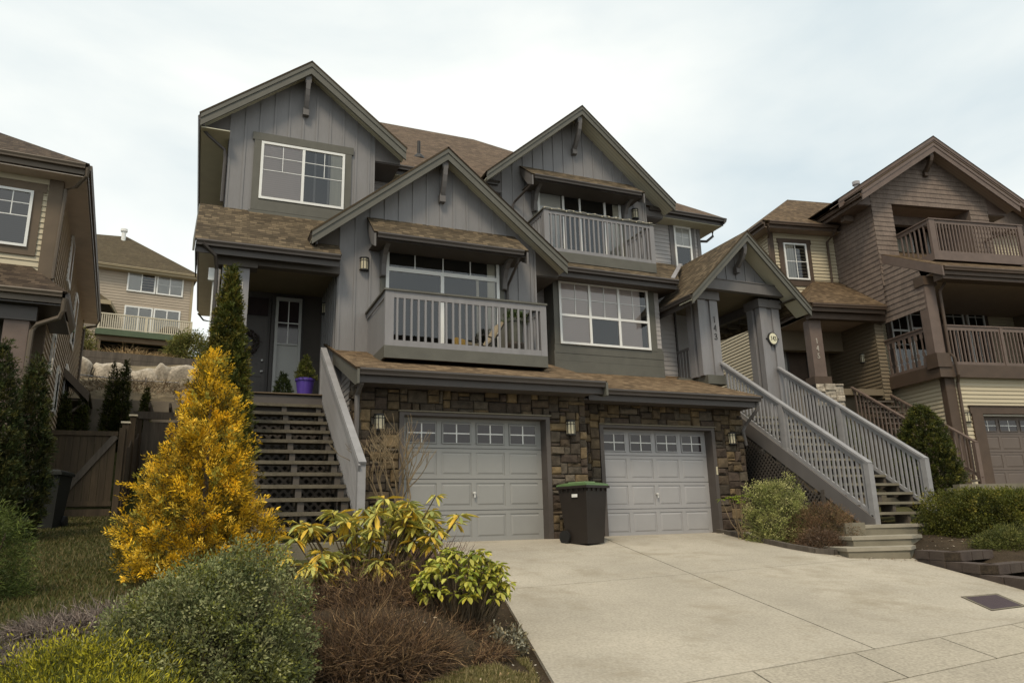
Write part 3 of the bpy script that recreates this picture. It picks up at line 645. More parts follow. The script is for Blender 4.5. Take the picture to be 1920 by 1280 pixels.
# ---- left unit side wall, porch roof
b = MB(); b.box(.07, .3, 16.8, 30, -.3, 8.5); sw = H.part('side_wall', b, 'lap_grey')
b = MB(); b.lap((.07, 30), (0, -1), 0, 8.5, lambda z: (0, 14.2 if z > 6.6 else 13.2)); H.part('siding', b, 'lap_grey', sw)
b = MB(); b.roof([(-.40, 13.95, 5.29), (2.29, 13.95, 5.29), (2.29, 15.85, 6.80), (-.40, 15.85, 6.80)]); pr_ = H.part('porch_roof', b, 'shingle_dark')
gutter(H, -.36, 2.27, 14.02, 5.28, parent=pr_)
b = MB(); b.prism([(-.42, 13.93, 5.27), (-.42, 15.8, 6.76), (-.42, 15.8, 6.52), (-.42, 13.93, 5.03)], (.035, 0, 0)); b.prism([(-.38, 14.05, 5.1), (-.38, 15.7, 5.1), (-.38, 15.7, 6.5)], (.02, 0, 0)); H.part('rake_board', b, 'trim_olive', pr_)
b = MB(); b.tube([(-.25, 13.93, 5.2), (-.02, 14.05, 5.02), (.02, 14.2, 4.8), (.03, 14.22, 2.0)], .035, 8); H.part('downspout', b, 'gutter_brown')
b = MB(); b.box(-.12, .06, 14.30, 14.42, 4.62, 4.86); b.tube([(-.02, 14.38, 4.62), (-.02, 14.40, 2.5)], .018, 6); H.part('meter_box', b, 'white')
# ---- upper left gable
topUL = lambda x: 10.45-.79*abs(x-1.71)-.17
bb_wall(H, [(.07, 6.3), (3.29, 6.3), (3.29, topUL(3.29)), (1.71, topUL(1.71)), (.07, topUL(.07))], 15.8, .9, [.10+.305*i for i in range(11)]+[3.265], topUL, lambda x: 6.75)
gUL = gable(H, 1.71, 2.23, 15.4, 19.3, 10.45, .79, wally=15.8, wx=(.07, 3.29))
brace(H, 1.66, 15.4, 15.8, 9.98, drop=.62)
b = MB()
b.box(.60, .75, 15.755, 15.80, 6.98, 8.45); b.box(2.585, 2.74, 15.755, 15.80, 6.98, 8.45); b.box(.56, 2.78, 15.75, 15.80, 8.45, 8.63); b.box(.60, 2.74, 15.75, 15.80, 6.78, 7.03); b.box(.56, 2.78, 15.72, 15.80, 6.50, 6.76)
H.part('window_trim', b, 'trim_olive')
window(H, (.75, 15.8, 7.05), 1.835, 1.375, vb=[(.915, .06, .05, 1.32), (.47, .014, .70, 1.32), (1.38, .014, .70, 1.32)], hb=[(.70, .014, .05, 1.78), (1.02, .014, .05, 1.78)], blinds=[(.05, .90, .04, 1.33, 'blind'), (1.52, 1.78, .04, 1.33, 'curtain')])
# side eaves left
b = MB(); b.box(-.50, .08, 15.45, 30.6, 8.36, 8.38); H.part('soffit', b, 'soffit_olive', gUL)
gutter(H, 15.42, 30.6, -.46, 8.62, axis='y', parent=gUL)
b = MB(); b.tube([(-.50, 15.6, 8.45), (-.35, 15.65, 8.30), (.0, 15.72, 8.05), (.02, 15.74, 7.9), (.02, 15.74, 6.85)], .035, 8); H.part('downspout', b, 'gutter_brown'); b = MB(); b.tube([(-.52, 30.4, 8.4), (-.30, 30.45, 8.15), (0, 30.45, 8.1), (.03, 30.4, 3)], .035, 8); H.part('downspout', b, 'gutter_brown')
# ---- mid gable block
topM = lambda x: 8.08-.825*abs(x-4.52)-.17
xsM = [2.335+.305*i for i in range(15)]
b = MB(); pts = [(2.31, 3.2), (6.72, 3.2), (6.72, topM(6.72)), (4.52, topM(4.52)), (2.31, topM(2.31))]
b.prism([(x, 14.4, z) for x, z in pts], (0, 2.4, 0))
for x in xsM+[6.70]:
    z1 = topM(x); zc = 3.45
    if 2.95 < x < 6.2:
        if z1 > 6.36: b.box(x-.022, x+.022, 14.38, 14.3995, 6.30, min(topM(x-.022), topM(x+.022)))
        if 3.2 < x < 5.88: continue
        z1 = 5.75
    b.box(x-.022, x+.022, 14.38, 14.3995, zc, min(z1, topM(x-.022), topM(x+.022)))
for yy in (14.43, 14.72, 15.02, 15.32, 15.62, 15.92, 16.22): b.box(2.29, 2.3095, yy-.022, yy+.022, 2.52, 5.19)
b.box(2.31, 2.5, 14.4, 16.8, 2.2, 3.2)
H.part('wall', b, 'siding_grey')
gM = gable(H, 4.52, 2.81, 14.0, 18.6, 8.08, .825, wally=14.4, rh=.30, wx=(2.31, 6.72), ret='porch_dark')
brace(H, 4.48, 14.0, 14.4, 7.66, drop=.62)
gutter(H, 14.05, 15.7, 1.80, 5.72, axis='y', parent=gM)
b = MB(); b.box(3.16, 3.27, 14.36, 14.4, 3.2, 5.80); b.box(5.80, 5.92, 14.36, 14.4, 3.2, 5.80); b.box(3.16, 5.92, 14.355, 14.4, 5.74, 5.9); H.part('door_trim', b, 'trim_olive')
window(H, (3.27, 14.4, 3.12), 2.53, 2.61, name='sliding_door', vb=[(1.22, .075, .05, 2.10), (.62, .02, 2.16, 2.55), (1.24, .02, 2.16, 2.55), (1.86, .02, 2.16, 2.55)], hb=[(2.13, .085, .05, 2.48)], blinds=[(2.26, 2.44, .05, 2.55, 'curtain'), (2.0, 2.06, .05, 2.1, 'curtain')], fr=.065)
def awning(x0, x1, yw, yf, zw, zf, shm='shingle_dark'):
    b = MB(); b.roof([(x0, yf-.05, zf-.0), (x1, yf-.05, zf), (x1, yw, zw), (x0, yw, zw)], .035); o = H.part('awning_roof', b, shm)
    gutter(H, x0+.07, x1-.12, yf+.02, zf-.01, parent=o, fascia=.02)
    for x in (x0+.005, x1-.045): b = MB(); b.prism([(x, yf-.03, zf-.02), (x, yw, zw-.02), (x, yw, zw-.24), (x, yf+.25, zf-.16), (x, yf-.03, zf-.30)], (.04, 0, 0)); H.part('rake_board', b, 'trim_grey', o)
    b = MB(); b.box(x0+.05, x1-.05, yf+.04, yw, zf-.13, zf-.11); H.part('soffit', b, 'porch_dark', o); return o
def bracket(x, yf, yw, zt, zb):
    b = MB(); b.box(x-.055, x+.055, yw-.11, yw-.001, zb, zt); b.box(x-.0545, x+.0545, yf, yw-.12, zt-.10, zt+.0)
    n = 4
    for i in range(n):
        a0 = i/n; a1 = (i+1)/n; f = lambda a: Vector((x, yf+.06+(yw-.10-yf-.06)*math.sin(a*math.pi/2), zt-.08-(zt-zb-.12)*(1-math.cos(a*math.pi/2))))
        b.beam(f(a0), f(a1)+(f(a1)-f(a0))*.1, .10-.001*i, .10, (0, 1, 0))
    return H.part('bracket', b, 'trim_grey')
awning(2.86, 6.22, 14.4, 13.68, 6.36, 5.74); bracket(3.20, 13.80, 14.4, 5.74, 5.05); bracket(5.90, 13.80, 14.4, 5.72, 5.03)
b = MB(); b.tube([(6.03, 13.72, 5.66), (6.02, 13.80, 5.50), (5.99, 14.30, 5.15), (5.99, 14.34, 5.0), (5.99, 14.34, 3.5)], .032, 8); H.part('downspout', b, 'gutter_brown')
lamp(H, 2.82, 14.38, 5.15, .28, .17); lamp(H, 2.29, 16.0, 4.62, .26, .13, U=1)
# ---- balcony, left unit
bal = MB(); bal.box(2.93, 6.10, 12.74, 14.38, 2.99, 3.16); balc = H.part('balcony', bal, 'deck_red')
b = MB(); b.box(2.88, 6.12, 12.68, 12.735, 2.965, 3.19); b.box(2.88, 2.93, 12.735, 14.38, 2.965, 3.19); b.box(6.10, 6.14, 12.735, 14.38, 2.965, 3.19); H.part('fascia', b, 'trim_olive', balc)
b = MB(); b.box(2.86, 6.14, 12.66, 12.80, 4.225, 4.26); b.box(2.86, 2.99, 12.80, 14.38, 4.225, 4.26); b.box(6.03, 6.16, 12.80, 14.38, 4.225, 4.26); H.part('handrail', b, 'trim_olive', balc)
b = MB(); b.box(3.04, 6.0, 12.69, 12.73, 4.10, 4.224); b.box(3.04, 6.0, 12.69, 12.735, 3.191, 3.30); b.box(6.07, 6.11, 12.8, 14.38, 4.10, 4.22); b.box(2.90, 2.925, 12.8, 14.38, 4.12, 4.22); H.part('rail', b, 'rail_grey', balc)
b = MB(); b.box(2.89, 3.05, 12.685, 12.79, 3.191, 4.223); H.part('post', b, 'rail_grey', balc); b = MB(); b.box(5.99, 6.12, 12.685, 12.79, 3.191, 4.223); H.part('post', b, 'rail_grey', balc)
b = MB(); b.box(2.927, 2.945, 12.80, 14.38, 3.195, 4.10); H.part('side_panel', b, 'siding_grey', balc)
railing(H, balc, (3.05, 12.71), (5.99, 12.71), lambda t: 3.30, lambda t: 4.10, 22)
railing(H, balc, (6.09, 12.85), (6.09, 14.3), lambda t: 3.30, lambda t: 4.10, 10)
# ---- back wall between the gables, upper floor
b = MB(); b.box(3.2, 6.75, 16.8, 17.0, 6.4, 8.5); b.box(11.0, 13.27, 16.8, 17.0, 2.4, 8.5); b.box(13.10, 13.27, 17.0, 29.8, -.3, 8.5); b.box(.3, 13.1, 29.8, 30.0, -.3, 8.5); ubw = H.part('upper_wall', b, 'lap_grey')
b = MB(); b.lap((3.29, 16.8), (1, 0), 6.8, 8.45, lambda z: (0, 3.42)); H.part('siding', b, 'lap_grey', ubw); b = MB(); b.lap((11.1, 16.8), (1, 0), 6.9, 8.45, lambda z: (0, 1.08)); H.part('siding', b, 'lap_grey', ubw); b = MB(); b.lap((13.06, 16.8), (1, 0), 6.9, 8.45, lambda z: (0, .15)); H.part('siding', b, 'lap_grey', ubw)
b = MB(); b.roof([(-.1, 16.95, 9.195), (13.34, 16.95, 9.195), (8.6, 23.5, 14.07), (4.9, 23.5, 14.07)]); b.roof([(3.5, 16.25, 8.67), (6.66, 16.25, 8.67), (6.66, 16.95, 9.195), (3.5, 16.95, 9.195)]); b.roof([(11.12, 16.25, 8.67), (13.82, 16.25, 8.67), (13.34, 16.95, 9.195), (11.12, 16.95, 9.195)]); b.roof([(13.82, 16.25, 8.67), (13.82, 30.6, 8.67), (8.6, 23.5, 14.07)]); b.roof([(-.56, 30.6, 8.67), (-.56, 16.25, 8.67), (4.9, 23.5, 14.07)]); b.roof([(13.82, 30.6, 8.67), (-.56, 30.6, 8.67), (4.9, 23.5, 14.07), (8.6, 23.5, 14.07)])
mr_ = H.part('main_roof', b, 'shingle_main')
gutter(H, 3.6, 6.6, 16.32, 8.66, parent=mr_, fascia=.1); gutter(H, 11.2, 13.80, 16.32, 8.66, parent=mr_, fascia=.1)
b = MB(); b.prism([(13.76+a, 16.22, 8.66+c) for a, c in ((0, 0), (.10, 0), (.115, -.03), (.09, -.075), (.085, -.11), (0, -.2))], (0, 14.4, 0)); H.part('gutter', b, 'gutter_brown', mr_)
b = MB(); b.box(3.5, 6.7, 16.34, 16.8, 8.43, 8.45); b.box(11.1, 13.76, 16.34, 16.8, 8.43, 8.45); b.box(13.27, 13.76, 16.8, 30, 8.43, 8.45); H.part('soffit', b, 'soffit_olive', mr_)
b = MB(); b.tube([(13.85, 16.9, 8.5), (13.85, 16.9, 8.35), (13.6, 16.9, 8.15), (13.32, 16.9, 8.12)], .04, 8); H.part('downspout', b, 'gutter_brown')
b = MB(); b.tube([(4.92, 17.85, 9.8), (4.92, 17.85, 10.32)], .045, 10); b.lathe((4.92, 17.85, 9.82), [(.18, -.06), (.13, .05), (.05, .12)], 12); H.part('vent_pipe', b, 'iron')
# ---- right unit: lap wall, box bay with window
b = MB(); b.box(6.72, 11.28, 15.6, 16.3, 3.2, 5.7); w2 = H.part('wall', b, 'lap_grey')
b = MB(); b.lap((6.74, 15.6), (1, 0), 3.55, 5.9, lambda z: (0, 4.54)); H.part('siding', b, 'lap_grey', w2)
b = MB(); b.box(11.245, 11.32, 15.57, 15.72, 3.3, 5.9); H.part('corner_board', b, 'lap_grey', w2)
b = MB(); b.box(7.48, 10.30, 15.10, 15.62, 3.5, 5.8); b.box(10.30, 10.47, 15.10, 15.62, 3.5, 4.2); bay = H.part('box_bay', b, 'trim_olive')
b = MB()
for z0, z1, d in ((3.42, 3.72, .03), (3.725, 3.90, .022), (3.905, 4.10, .03)): b.box(7.46, 10.48, 15.10-d, 15.099, z0, z1)
b.box(7.47, 7.62, 15.065, 15.1, 4.1, 5.75); b.box(10.12, 10.31, 15.065, 15.1, 4.1, 5.75); b.box(7.47, 10.31, 15.06, 15.1, 5.68, 5.82); b.box(7.44, 7.479, 15.06, 15.60, 3.5, 3.95); H.part('window_trim', b, 'trim_olive', bay)
b = MB(); b.lap((10.33, 15.12), (1, 0), 4.2, 5.8, lambda z: (0, .14), t=.012); b.box(10.31, 10.47, 15.125, 15.6, 4.2, 5.8); H.part('siding', b, 'lap_grey', bay)
window(H, (7.61, 15.1, 4.12), 2.50, 1.56, vb=[(.83, .06, .05, 1.51), (1.64, .06, .05, 1.51), (.44, .014, .74, 1.5), (1.24, .014, .74, 1.5), (2.05, .014, .74, 1.5)], hb=[(.71, .06, .05, 2.45), (1.13, .014, .05, 2.45)], blinds=[(.05, .80, .03, 1.53, 'blind'), (.86, 1.62, .74, 1.53, 'blind'), (1.67, 2.28, .03, 1.53, 'blind')])
b = MB(); b.roof([(6.75, 14.55, 5.87), (10.75, 14.55, 5.87), (12.35, 16.85, 7.25), (6.75, 16.85, 7.25)]); rr_ = H.part('lower_roof', b, 'shingle_dark')
b = MB(); b.roof([(12.3, 16.3, 6.9), (12.35, 16.85, 7.25), (13.3, 16.85, 7.25), (13.3, 16.3, 6.9)]); 
gutter(H, 7.2, 10.72, 14.62, 5.86, parent=rr_)
b = MB(); b.box(6.75, 10.8, 14.65, 15.6, 5.66, 5.68); H.part('soffit', b, 'porch_dark', rr_)
b = MB(); b.prism([(10.56, 14.62, 5.92), (10.68, 14.62, 5.92), (12.22, 16.33, 7.06), (12.10, 16.33, 7.06)], (0, 0, .02)); H.part('valley_flashing', b, 'flash', rr_)
b = MB(); b.tube([(10.52, 15.3, 5.62), (10.52, 15.3, 5.5), (10.62, 15.4, 5.32), (10.68, 15.52, 5.2), (10.68, 15.54, 3.7)], .042, 8); H.part('downspout', b, 'gutter_brown')
# ---- upper right gable
topUR = lambda x: 11.06-.864*abs(x-8.905)-.17
xsR = [6.735+.305*i for i in range(15)]+[11.08]
b = MB(); b.prism([(x, 16.3, z) for x, z in [(6.71, 6.2), (11.1, 6.2), (11.1, topUR(11.1)), (8.905, topUR(8.905)), (6.71, topUR(6.71))]], (0, 2.2, 0))
for x in xsR:
    t = min(topUR(x-.022), topUR(x+.022))
    if 7.35 < x < 10.5:
        b.box(x-.022, x+.022, 16.28, 16.2995, 9.2, t); t = 8.7
        if x < 10.28 and x > 7.66: continue
    b.box(x-.022, x+.022, 16.28, 16.2995, 6.4, t)
H.part('wall', b, 'siding_grey')
gUR = gable(H, 8.905, 2.80, 15.74, 20.5, 11.06, .864, wally=16.3, rh=.27, wx=(6.71, 11.1))
brace(H, 8.86, 15.74, 16.3, 10.62, drop=.66)
b = MB(); b.box(7.58, 7.70, 16.255, 16.3, 6.4, 8.62); b.box(10.24, 10.36, 16.255, 16.3, 6.4, 8.62); H.part('door_trim', b, 'trim_olive')
window(H, (7.70, 16.3, 6.35), 2.54, 2.27, name='sliding_door', vb=[(.76, .06, .05, 2.2), (1.26, .05, .05, 2.2), (2.03, .06, .05, 2.2)], fr=.07, blinds=[(.05, .70, .05, 2.2, 'blind_white'), (2.08, 2.3, .05, 1.7, 'blind_white'), (2.3, 2.48, .05, 2.22, 'curtain')])
awning(7.24, 10.60, 16.3, 15.58, 9.24, 8.66); bracket(7.60, 15.70, 16.3, 8.66, 7.95); bracket(10.32, 15.70, 16.3, 8.64, 8.0)
b = MB(); b.tube([(7.30, 15.62, 8.55), (7.28, 15.70, 8.42), (7.05, 16.22, 8.15), (7.0, 16.25, 8.05), (7.0, 16.25, 7.0)], .032, 8); H.part('downspout', b, 'gutter_brown')
lamp(H, 10.72, 16.28, 8.20, .30, .18)
# ---- balcony, right unit
bal = MB(); bal.box(7.30, 10.36, 15.05, 16.28, 6.2, 6.36); bal2 = H.part('balcony', bal, 'deck_red')
b = MB(); b.box(7.26, 10.40, 14.98, 15.045, 6.15, 6.40); b.box(10.355, 10.40, 15.045, 16.28, 6.15, 6.40); b.box(7.26, 7.30, 15.045, 16.28, 6.15, 6.40); H.part('fascia', b, 'trim_olive', bal2)
b = MB(); b.box(7.24, 10.46, 14.97, 15.10, 7.45, 7.485); b.box(7.24, 7.37, 15.10, 16.28, 7.45, 7.485); b.box(10.33, 10.46, 15.10, 16.28, 7.45, 7.485); H.part('handrail', b, 'trim_olive', bal2)
b = MB(); b.box(7.40, 10.28, 15.0, 15.04, 7.36, 7.449); b.box(7.40, 10.28, 15.0, 15.04, 6.401, 6.49); b.box(7.28, 7.32, 15.1, 16.28, 7.36, 7.449); b.box(7.28, 7.32, 15.1, 16.28, 6.401, 6.49); b.box(10.35, 10.39, 15.1, 16.28, 7.36, 7.449); b.box(10.35, 10.39, 15.1, 16.28, 6.401, 6.49); H.part('rail', b, 'rail_grey', bal2)
b = MB(); b.box(7.27, 7.40, 14.99, 15.10, 6.401, 7.449); H.part('post', b, 'rail_grey', bal2); b = MB(); b.box(10.28, 10.41, 14.99, 15.10, 6.401, 7.449); H.part('post', b, 'rail_grey', bal2)
railing(H, bal2, (7.40, 15.02), (10.28, 15.02), lambda t: 6.49, lambda t: 7.36, 22)
railing(H, bal2, (7.30, 15.1), (7.30, 16.25), lambda t: 6.49, lambda t: 7.36, 9); railing(H, bal2, (10.37, 15.1), (10.37, 16.25), lambda t: 6.49, lambda t: 7.36, 9)
# ---- narrow window
for q in ((12.18, 12.32), (12.92, 13.06)): H.part('window_trim', MB().box(q[0], q[1], 16.76, 16.80, 7.1, 8.45), 'trim_grey')
H.part('corner_board', MB().box(13.16, 13.27, 16.765, 16.80, 7.0, 8.44), 'trim_grey')
window(H, (12.32, 16.8, 7.15), .60, 1.28, vb=[(.30, .014, .68, 1.22)], hb=[(.66, .05, .05, .55), (.95, .014, .05, .55)], blinds=[(.05, .55, .66, 1.24, 'blind_white')])
# ---- right porch
b = MB(); b.prism([(x, 14.35, z) for x, z in [(11.12, 5.66), (13.64, 5.66), (12.38, 7.12-.2)]], (0, .12, 0))
for i in range(9):
    x = 11.16+.305*i; t = 7.12-.995*abs(x-12.38)-.23
    if t > 5.8: b.box(x-.02, x+.02, 14.33, 14.3495, 5.78, t)
H.part('porch_gable_wall', b, 'siding_grey')
gP = gable(H, 12.38, 1.84, 13.8, 17.5, 7.12, .99, wally=14.3, rh=.28, soff='soffit_olive', left=True)
brace(H, 12.34, 13.8, 14.33, 6.68, drop=.42, w=.10)
gutter(H, 13.85, 15.55, 10.60, 5.27, axis='y', parent=gP)
b = MB(); b.prism([(10.98, 14.18, 5.60), (13.78, 14.18, 5.60), (13.62, 14.18, 5.80), (13.56, 14.18, 5.86), (11.20, 14.18, 5.86), (11.14, 14.18, 5.80)], (0, .165, 0)); b.box(11.22, 13.54, 14.16, 14.35, 5.862, 5.885); b.box(13.55, 13.72, 14.6, 17, 5.45, 5.68); b.box(11.02, 11.18, 14.75, 15.6, 5.45, 5.68); pb = H.part('porch_beam', b, 'trim_grey')
b = MB(); b.box(11.15, 13.6, 14.4, 17.2, 5.70, 5.72); H.part('porch_ceiling', b, 'ceil_brown')
b = MB()
for k in range(5): b.box(13.7, 14.15, 14.9+k*.5, 14.98+k*.5, 5.33, 5.45)
b.box(13.72, 14.18, 13.9, 17.4, 5.46, 5.47); H.part('rafter_tails', b, 'porch_dark', pb)
def pcol(x0, x1, y0, y1, zb, zt, cap=True):
    b = MB(); w = .235
    b.box(x0, x0+w, y0, y0+.17, zb, zt); b.box(x1-w, x1, y0, y0+.17, zb, zt); b.box(x0-.02, x0+.18, y1-.22, y1, zb, zt); b.box(x1-.2, x1-.0, y1-.22, y1, zb, zt); b.box(x0+.1, x1-.1, y0+.05, y1-.06, zb, zt)
    o = H.part('column', b, 'rail_grey')
    c = MB(); c.box(x0-.05, x1+.05, y0-.05, y1+.05, zt+.001, zt+.22); H.part('capital', c, 'trim_grey', o); return o
cA = pcol(11.16, 11.76, 14.44, 14.92, 3.44, 5.38); cB = pcol(13.10, 13.74, 14.44, 14.92, 1.6, 5.34)
b = MB(); b.box(11.22, 11.82, 14.36, 14.98, 3.22, 3.44); b.box(10.75, 11.22, 14.9, 15.6, 3.1, 3.44); H.part('column_base', b, 'trim_olive', cA)
b = MB()
for k, ch in enumerate('143'): digit_mb(b, ch, 11.59, 14.44, 4.80-k*.22, .16)
H.part('house_number', b, 'number_dark', cA)
b = MB(); n = 24
for r_, y0, y1, m_, nm in ((.15, 14.40, 14.438, 'iron', 'house_sign'),):
    b.prism([(13.41+.155*math.cos(2*math.pi*k/n), y0, 4.51+.175*math.sin(2*math.pi*k/n)) for k in range(n)], (0, y1-y0, 0)); b.prism([(13.20, 14.405, 4.51), (13.28, 14.405, 4.46), (13.28, 14.405, 4.56)], (0, .03, 0)); b.prism([(13.62, 14.405, 4.51), (13.54, 14.405, 4.46), (13.54, 14.405, 4.56)], (0, .03, 0))
sg = H.part('house_sign', b, 'iron', cB)
b = MB(); b.prism([(13.41+.125*math.cos(2*math.pi*k/n), 14.388, 4.51+.145*math.sin(2*math.pi*k/n)) for k in range(n)], (0, .011, 0))
H.part('sign_face', b, 'sign_face', cB)
b = MB()
for k, ch in enumerate('143'): digit_mb(b, ch, 13.325+k*.062, 14.387, 4.455, .115, .006, .052)
H.part('sign_number', b, 'number_dark', cB)
# porch floor, back wall with entry door, half rail
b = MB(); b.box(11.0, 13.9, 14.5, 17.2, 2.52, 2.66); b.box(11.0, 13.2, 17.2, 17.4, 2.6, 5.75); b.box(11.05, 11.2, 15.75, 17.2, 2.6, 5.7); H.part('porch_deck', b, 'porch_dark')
b = MB(); b.box(11.24, 11.28, 14.95, 15.62, 4.22, 4.28); b.box(11.24, 11.28, 14.95, 15.62, 3.46, 3.52); hr = H.part('half_railing', b, 'trim_grey')
railing(H, hr, (11.26, 14.98), (11.26, 15.6), lambda t: 3.52, lambda t: 4.22, 5, m='trim_grey')
b = MB(); b.box(11.245, 11.29, 15.55, 15.75, 3.5, 5.6); b.box(11.30, 11.9, 17.12, 17.2, 2.7, 4.9); H.part('entry_frame', b, 'door_dark')
# right downspout at garage corner
b = MB(); b.tube([(11.10, 12.60, 2.46), (11.10, 12.66, 2.30), (11.05, 13.0, 2.02), (11.0, 13.04, 1.9), (11.12, 13.12, 1.6)], .036, 8); H.part('downspout', b, 'trim_grey'); b = MB(); b.tube([(2.36, 11.95, 2.5), (2.36, 12.0, 2.35), (2.36, 12.34, 2.2), (2.36, 12.34, -.2)], .045, 8); H.part('downspout', b, 'trim_grey')

# ================================================================ stairs of the duplex
def staircase(T, x0, x1, y_top, z_top, y_bot, z_bot, nt, run, rise, treadm, stringm, xs_str):
    b = MB(); dz = z_top-z_bot; L0 = Vector((0, y_top, z_top)); L1 = Vector((0, y_bot, z_bot))
    for x in xs_str: b.prism([(x-.02, y_top, z_top-.02), (x-.02, y_bot, z_bot-.02), (x-.02, y_bot, z_bot-.32), (x-.02, y_top, z_top-.40)], (.045, 0, 0))
    o = T.part('staircase', b, stringm)
    return o
S = Thing('staircase', 'open concrete-tread stairs climbing to the left unit entry beside the golden shrub', 'stairs', (1.4, 10.6, -.17))
NT = 12; RI = .2045; RU = .336
for x in (.75, 1.36, 1.98):
    # notched stringer built from blocks under each tread
    b = MB()
    for i in range(NT):
        z = 2.30-RI*i; y = 14.1-RU*i; b.box(x-.045, x+.045, y+.03, y+RU+.02, z-.055-RI-.05, z-.056)
    st = S.part('stringer', b, 'porch_dark')
first = None
for i in range(NT):
    z = 2.30-RI*i; y = 14.1-RU*i
    if first is None: b = MB(); b.box(.70, 2.045, y, y+.31, z-.055, z); first = S.part('tread', b, 'tread')
    else: S.rep(first, (0, -RU*i, -RI*i))
X = 2.09
b = MB(); pt, pb_ = Vector((X, 14.55, 3.50)), Vector((X, 10.42, .90)); b.beam(pt, pb_, .11, .04); b.beam(pt+Vector((-.045, 0, -.07)), pb_+Vector((-.045, 0, -.07)), .03, .09); S.part('handrail', b, 'rail_blue')
b = MB(); b.beam((X-.01, 14.4, 2.50), (X-.01, 10.55, .06), .04, .10); S.part('bottom_rail', b, 'rail_blue')
b = MB(); b.box(X-.055, X+.055, 10.45, 10.55, -.2, .93); S.part('post', b, 'rail_blue'); b = MB(); b.box(X-.06, X+.06, 14.42, 14.55, 2.2, 3.45); S.part('post', b, 'rail_blue')
rt_o = S.part('balustrade', MB().box(X-.005, X+.005, 14.38, 14.4, 2.5, 2.52), 'rail_blue')
railing(S, rt_o, (X-.02, 10.6), (X-.02, 14.35), lambda t: .10+2.36*t, lambda t: .95+2.42*t, 34, m='rail_blue')
# lattice behind left stairs
def lattice(name, label, x0, x1, z0f, z1, y, m, pitch=.11, w=.035, T=None):
    b = MB(); W_ = x1-x0; 
    for sgn in (1, -1):
        k = -30
        while k*pitch < W_+6:
            # line x = x0+k*pitch + sgn*(z-z0)
            za, zb = z0f, z1; xa = x0+k*pitch if sgn == 1 else x0+k*pitch
            pts_ = []
            xs0 = xa if sgn == 1 else xa+(zb-za); xs1 = xa+(zb-za) if sgn == 1 else xa
            # clip to x range
            def at(xv): return za+(xv-xs0)*sgn
            a0 = max(min(xs0, xs1), x0); a1 = min(max(xs0, xs1), x1)
            if a1-a0 > .05: b.beam((a0, y+sgn*.006, at(a0)), (a1, y+sgn*.006, at(a1)), .010, w, (0, 0, 1))
            k += 1
    return b
b = lattice('', '', .35, 2.3, -.2, 2.3, 14.35, 'x', pitch=.16, w=.045); S.part('lattice', b, 'porch_dark')
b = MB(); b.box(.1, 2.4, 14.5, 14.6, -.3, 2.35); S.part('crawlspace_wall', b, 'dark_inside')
mb = MB(); mb.box(.35, 2.34, 9.82, 11.3, -.62, -.155); solo('stair_pad', mb, 'concrete', 'worn concrete landing slab at the foot of the left stairs behind the yellow leaves', 'slab')

S2 = Thing('staircase', 'long pale grey wooden stairs with slatted railings climbing to the right unit porch', 'stairs', (12.5, 10.6, -.14))
NT2 = 13; zt, yt = 2.62, 14.4; RI2 = (2.62+.12)/14; RU2 = (14.35-10.45)/13
for x in (11.72, 12.6, 13.5):
    b = MB()
    for i in range(NT2):
        z = zt-RI2*(i+1); y = 14.35-RU2*(i+1); b.box(x-.04, x+.04, y+.03, y+RU2+.02, z-.05-RI2-.04, z-.051)
    S2.part('stringer', b, 'wood_grey')
first = None
for i in range(NT2):
    z = zt-RI2*(i+1); y = 14.35-RU2*(i+1)
    if first is None: b = MB(); b.box(11.78, 13.50, y, y+.29, z-.05, z); first = S2.part('tread', b, 'concrete'); z00, y00 = z, y
    else: S2.rep(first, (0, y-y00, z-z00))
for x, y0_, y1_, zb0 in ((11.74, 14.45, 10.5, 0), (13.53, 14.45, 10.7, 0)):
    s = .70; zr0 = 3.78 if x < 12 else 3.76; zr1 = zr0-s*(y0_-y1_)
    b = MB(); b.beam((x, y0_, zr0), (x, y1_-.05, zr1-.035), .13, .045); b.beam((x, y0_, zr0-.07), (x, y1_, zr1-.07), .035, .12); S2.part('handrail', b, 'rail_blue')
    b = MB(); b.beam((x, y0_-.05, zr0-1.02), (x, y1_, zr1-.985), .05, .07); S2.part('bottom_rail', b, 'rail_blue')
    yy = [y1_, (y0_+y1_)/2+.1]
    for y in yy:
        b = MB(); zz_ = zr0-s*(y0_-y); b.box(x-.06, x+.06, y-.06, y+.06, zz_-1.16, zz_-.03); S2.part('post', b, 'rail_blue')
    o = S2.part('balustrade', MB().box(x-.005, x+.005, 14.38, 14.4, 2.8, 2.82), 'rail_blue')
    railing(S2, o, (x, y1_+.08), (x, y0_-.1), lambda t: zr1-.95+s*(y0_-y1_)*t, lambda t: zr1-.09+s*(y0_-y1_)*t, 33, m='rail_blue')
b = MB(); b.prism([(11.66, 14.4, 2.72), (11.66, 10.45, -.04), (11.66, 10.45, -.36), (11.66, 14.4, 2.36)], (.05, 0, 0)); b.prism([(13.55, 14.4, 2.72), (13.55, 10.65, .08), (13.55, 10.65, -.24), (13.55, 14.4, 2.36)], (.05, 0, 0)); S2.part('side_board', b, 'trim_grey')
